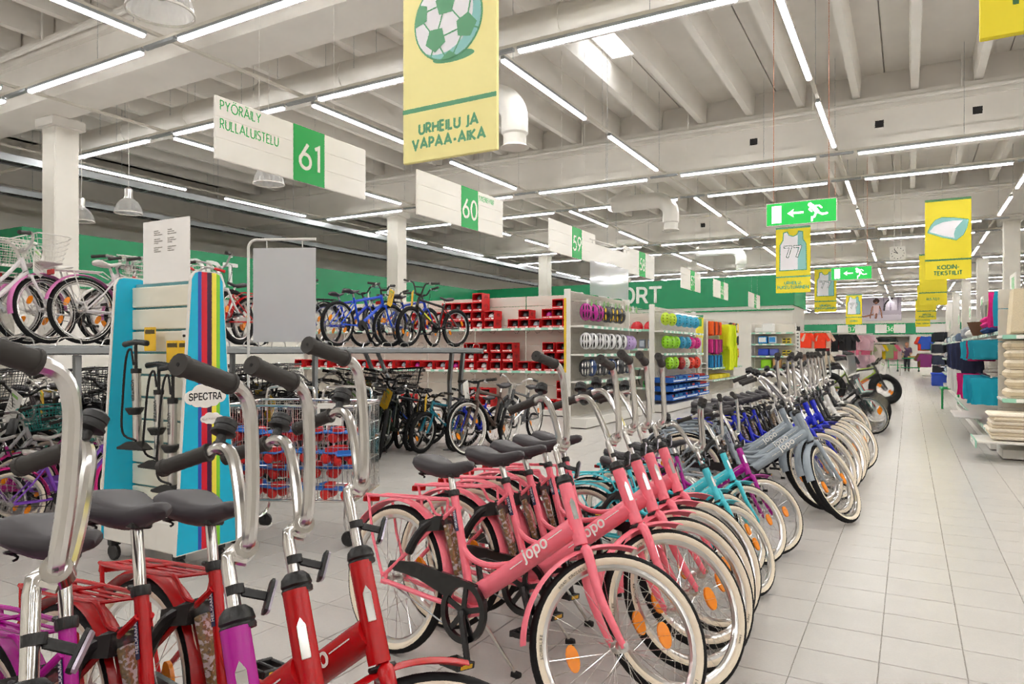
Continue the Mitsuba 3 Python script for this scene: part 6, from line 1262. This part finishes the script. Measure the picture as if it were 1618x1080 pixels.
ps_ += [('#cfc8d2', sbox(-1.98, .02, 1.98, .55)), ('#8d8496', sbox(-1.95, 1.3, -1.2, 1.36)), ('#c9c2cd', sbox(.7, .95, 1.05, 1.9)), ('#c9c2cd', sbox(1.25, .95, 1.65, 1.9)),
 ('#8a5a48', LineString([(-.15, .62), (-.9, .42), (-1.85, .40)]).buffer(.07)), ('#8a5a48', LineString([(-.30, 1.3), (-.42, .8), (-.5, .3)]).buffer(.055)), ('#8a5a48', LineString([(.25, 1.3), (.38, .85), (.45, .3)]).buffer(.055)), ('#e0c9cc', Polygon([(-.28, 1.42), (.22, 1.42), (.2, .95), (.12, .6), (-.22, .55), (-.24, .95)])), ('#8a5a48', LineString([(.0, .6), (-.05, .28)]).buffer(.09)), ('#8a5a48', Point(-.02, 1.66).buffer(.14)), ('#3c2824', unary_union([Point(-.12, 1.78).buffer(.16), Point(.1, 1.8).buffer(.16), Point(.0, 1.9).buffer(.16)]).difference(Point(-.02, 1.62).buffer(.13))), ('#222026', LineString([(.62, .95), (.68, 1.5), (.9, 1.8), (1.3, 2.02)]).buffer(.06))]
for i, (c, s) in enumerate(ps_): add(k, 'print', face_y(poly(affinity.translate(s.intersection(sbox(-2, 0, 2, 2.1)), px_, pz_), .004), py_ - .004 * i), flat(c), False)
cords(k, [(px_ - 1.8, py_ + .02, pz_ + 2.1), (px_ + 1.8, py_ + .02, pz_ + 2.1)], 7.7, .006)
# ---- people
import manifold3d as m3
def sph(p, r, n=10): return m3.Manifold.sphere(r, n * 2).translate(list(map(float, p)))
def body_mesh(J, bones):
    out = None
    for a, b in bones:
        (p, r), (q, s) = J[a], J[b]; h = m3.Manifold.batch_hull([sph(p, r), sph(q, s)]); out = h if out is None else out + h
    me = out.refine_to_length(.03).to_mesh(); t = trimesh.Trimesh(me.vert_properties[:, :3], me.tri_verts, process=True); trimesh.smoothing.filter_taubin(t, iterations=8); return np.array(t.vertices), np.array(t.faces)
def person(label, x, y, rz, top, legs, hair, skin='#b98468', reach=.45, sleeve=None, step=.16, skirt=False):
    """standing or walking figure, facing +x locally, forearms reaching forward"""
    k = thing('person', label, 'person'); M = xf(x, y, 0, rz); A = lambda p, m, mat, sm=True: add(k, p, at_m(M, m), mat, sm)
    J = {'pel': ((0, 0, .93), .13), 'hipL': ((0, .09, .90), .095), 'hipR': ((0, -.09, .90), .095), 'kneeL': ((step * .5, .09, .49), .062), 'kneeR': ((-step * .25, -.09, .49), .062), 'ankL': ((step * .6, .09, .085), .042), 'ankR': ((-step, -.09, .10), .042), 'toeL': ((step * .6 + .17, .10, .035), .032), 'toeR': ((-step + .16, -.10, .035), .032),
        'wai': ((.0, 0, 1.06), .125), 'che': ((.02, 0, 1.28), .135), 'shL': ((.0, .18, 1.38), .065), 'shR': ((.0, -.18, 1.38), .065), 'neck': ((.01, 0, 1.45), .055), 'nk2': ((.03, 0, 1.52), .052), 'elL': ((.08, .23, 1.12), .045), 'elR': ((.08, -.23, 1.12), .045), 'wrL': ((reach * .75, .20, 1.06), .03), 'wrR': ((reach * .75, -.20, 1.06), .03),
        'hd': ((.045, 0, 1.60), .088), 'hd2': ((.035, 0, 1.645), .098), 'chin': ((.085, 0, 1.56), .05), 'nose': ((.142, 0, 1.60), .014), 'nose2': ((.125, 0, 1.635), .012)}
    for s, n in ((1, 'L'), (-1, 'R')):
        w = np.array(J['wr' + n][0]); J['pa' + n] = (tuple(w + [.07, 0, -.01]), .032)
        for i in range(4): J['f%d%s' % (i, n)] = (tuple(w + [.09, s * (-.03 + .02 * i), -.005]), .010); J['g%d%s' % (i, n)] = (tuple(w + [.135 + .008 * (i in (1, 2)), s * (-.032 + .022 * i), -.03]), .009); J['e%d%s' % (i, n)] = (tuple(w + [.14, s * (-.032 + .022 * i), -.06]), .008)
        J['t0' + n] = (tuple(w + [.03, -s * .03, 0]), .012); J['t1' + n] = (tuple(w + [.085, -s * .055, -.02]), .010)
    bones = [('pel', 'wai'), ('wai', 'che'), ('che', 'shL'), ('che', 'shR'), ('che', 'neck'), ('neck', 'nk2'), ('nk2', 'hd'), ('hd', 'hd2'), ('hd', 'chin'), ('nose', 'nose2'), ('pel', 'hipL'), ('pel', 'hipR')]
    for n in 'LR': bones += [('hip' + n, 'knee' + n), ('knee' + n, 'ank' + n), ('ank' + n, 'toe' + n), ('sh' + n, 'el' + n), ('el' + n, 'wr' + n), ('wr' + n, 'pa' + n), ('wr' + n, 't0' + n), ('t0' + n, 't1' + n)] + [b for i in range(4) for b in (('pa' + n, 'f%d%s' % (i, n)), ('f%d%s' % (i, n), 'g%d%s' % (i, n)), ('g%d%s' % (i, n), 'e%d%s' % (i, n)))]
    A('body', body_mesh(J, bones), flat(skin, .6))
    def grow(names, bs, d): return body_mesh({n: (J[n][0], J[n][1] + d) for n in names}, bs)
    tb = [('wai', 'che'), ('che', 'shL'), ('che', 'shR'), ('pel', 'wai'), ('shL', 'elL'), ('shR', 'elR')]; A('shirt', grow({a for b in tb for a in b}, tb, .018), flat(top, .8))
    if skirt: A('skirt', mv(lathe([(0, 1.02), (.15, 1.0), (.19, .8), (.24, .52), (.22, .52), (.1, .9), (0, .95)], 22), (0, 0, 0)), flat(legs, .8))
    else: lb = [('pel', 'hipL'), ('pel', 'hipR')] + [(a + n, b + n) for n in 'LR' for a, b in (('hip', 'knee'), ('knee', 'ank'))]; A('trousers', grow({a for b in lb for a in b}, lb, .014), flat(legs, .8))
    for n in 'LR': A('shoe', body_mesh({'a': ((J['ank' + n][0][0] - .02, J['ank' + n][0][1], .05), .045), 'b': ((J['toe' + n][0][0], J['toe' + n][0][1], .04), .038)}, [('a', 'b')]), flat('#26262a', .6))
    h = body_mesh({'a': ((.0, 0, 1.67), .105), 'b': ((-.035, 0, 1.60), .095), 'c': ((.045, 0, 1.72), .07), 'd': ((-.05, 0, 1.52), .06)}, [('a', 'b'), ('a', 'c'), ('b', 'd')]); A('hair', h, flat(hair, .7))
    for s in (-1, 1): A('eye', (lambda t: (np.array(t.vertices) + [.122, s * .033, 1.622], np.array(t.faces)))(trimesh.creation.icosphere(2, .011)), 'white_steel'); A('eye__pupil', (lambda t: (np.array(t.vertices) + [.131, s * .033, 1.622], np.array(t.faces)))(trimesh.creation.icosphere(1, .0055)), 'dark'); A('ear', (lambda t: (np.array(t.vertices) * [.6, .3, 1] + [.02, s * .098, 1.615], np.array(t.faces)))(trimesh.creation.icosphere(2, .03)), flat(skin, .6))
    A('mouth', rbox(.118, .126, -.022, .022, 1.562, 1.570, .002), flat('#8a4038', .6), False)
    return k
person('person in a patterned purple shirt leaning over a green trolley in the aisle', -.12, 49.3, -N90, '#4d3a55', '#27262e', '#7a4a2c')
person('person in grey top and pale trousers walking in the far aisle', -1.75, 62.0, -N90 - .3, '#77707a', '#cfc8bd', '#8a6a48', step=.22)
# trolley in front of the shopper: green frame with a wooden deck
def trolley(label, x, y, goods):
    k = thing('trolley', label, 'trolley'); gr = flat('#1f8a4c')
    add(k, 'deck', rbox(x - .85, x + .85, y - .35, y + .35, .78, .84, .01), gr, False); add(k, 'shelf', rbox(x - .6, x + .6, y - .3, y + .3, .22, .26, .006), gr, False)
    for sx in (-1, 1):
        for sy in (-1, 1): add(k, 'leg', rbox(x + sx * .55 - .02, x + sx * .55 + .02, y + sy * .28 - .02, y + sy * .28 + .02, .1, .80, .003), gr, False); add(k, 'caster', mv(lathe([(0, -.02), (.05, -.02), (.055, 0), (.05, .02), (0, .02)], 14), (x + sx * .55, y + sy * .28, .055), rx=N90), 'black_plastic')
    for i, (dx, w, h, c) in enumerate(goods):
        kk = thing('parcel', '%s parcel on the %s' % (('sand coloured', 'ochre', 'brown')[i], label.split(' in ')[0]), 'parcel'); add(kk, '', rbox(x + dx - w / 2, x + dx + w / 2, y - .25, y + .25, .84, .84 + h, .01), flat(c, .7), False)
trolley('green flat trolley in front of the shopper', -.05, 48.3, [(-.5, .5, .12, '#c8a878'), (.25, .55, .10, '#b89058')])
trolley('green trolley in the middle of the far aisle', -.75, 57.0, [(0, .6, .3, '#31509a')])
for i, (x, y) in enumerate(((1.1, 19.6),)): k = thing('green_rail', 'green bumper rail at the foot of the towel rack', 'rail'); add(k, 'bar', tube([(.62, 17.6, .42), (.62, 18.4, .42), (1.0, 18.4, .42)], .03, 8), flat('#1f8a4c')); add(k, 'leg', rods([[(.62, 17.7, 0), (.62, 17.7, .42)], [(.95, 18.4, 0), (.95, 18.4, .42)]], .02, 6), flat('#1f8a4c'))
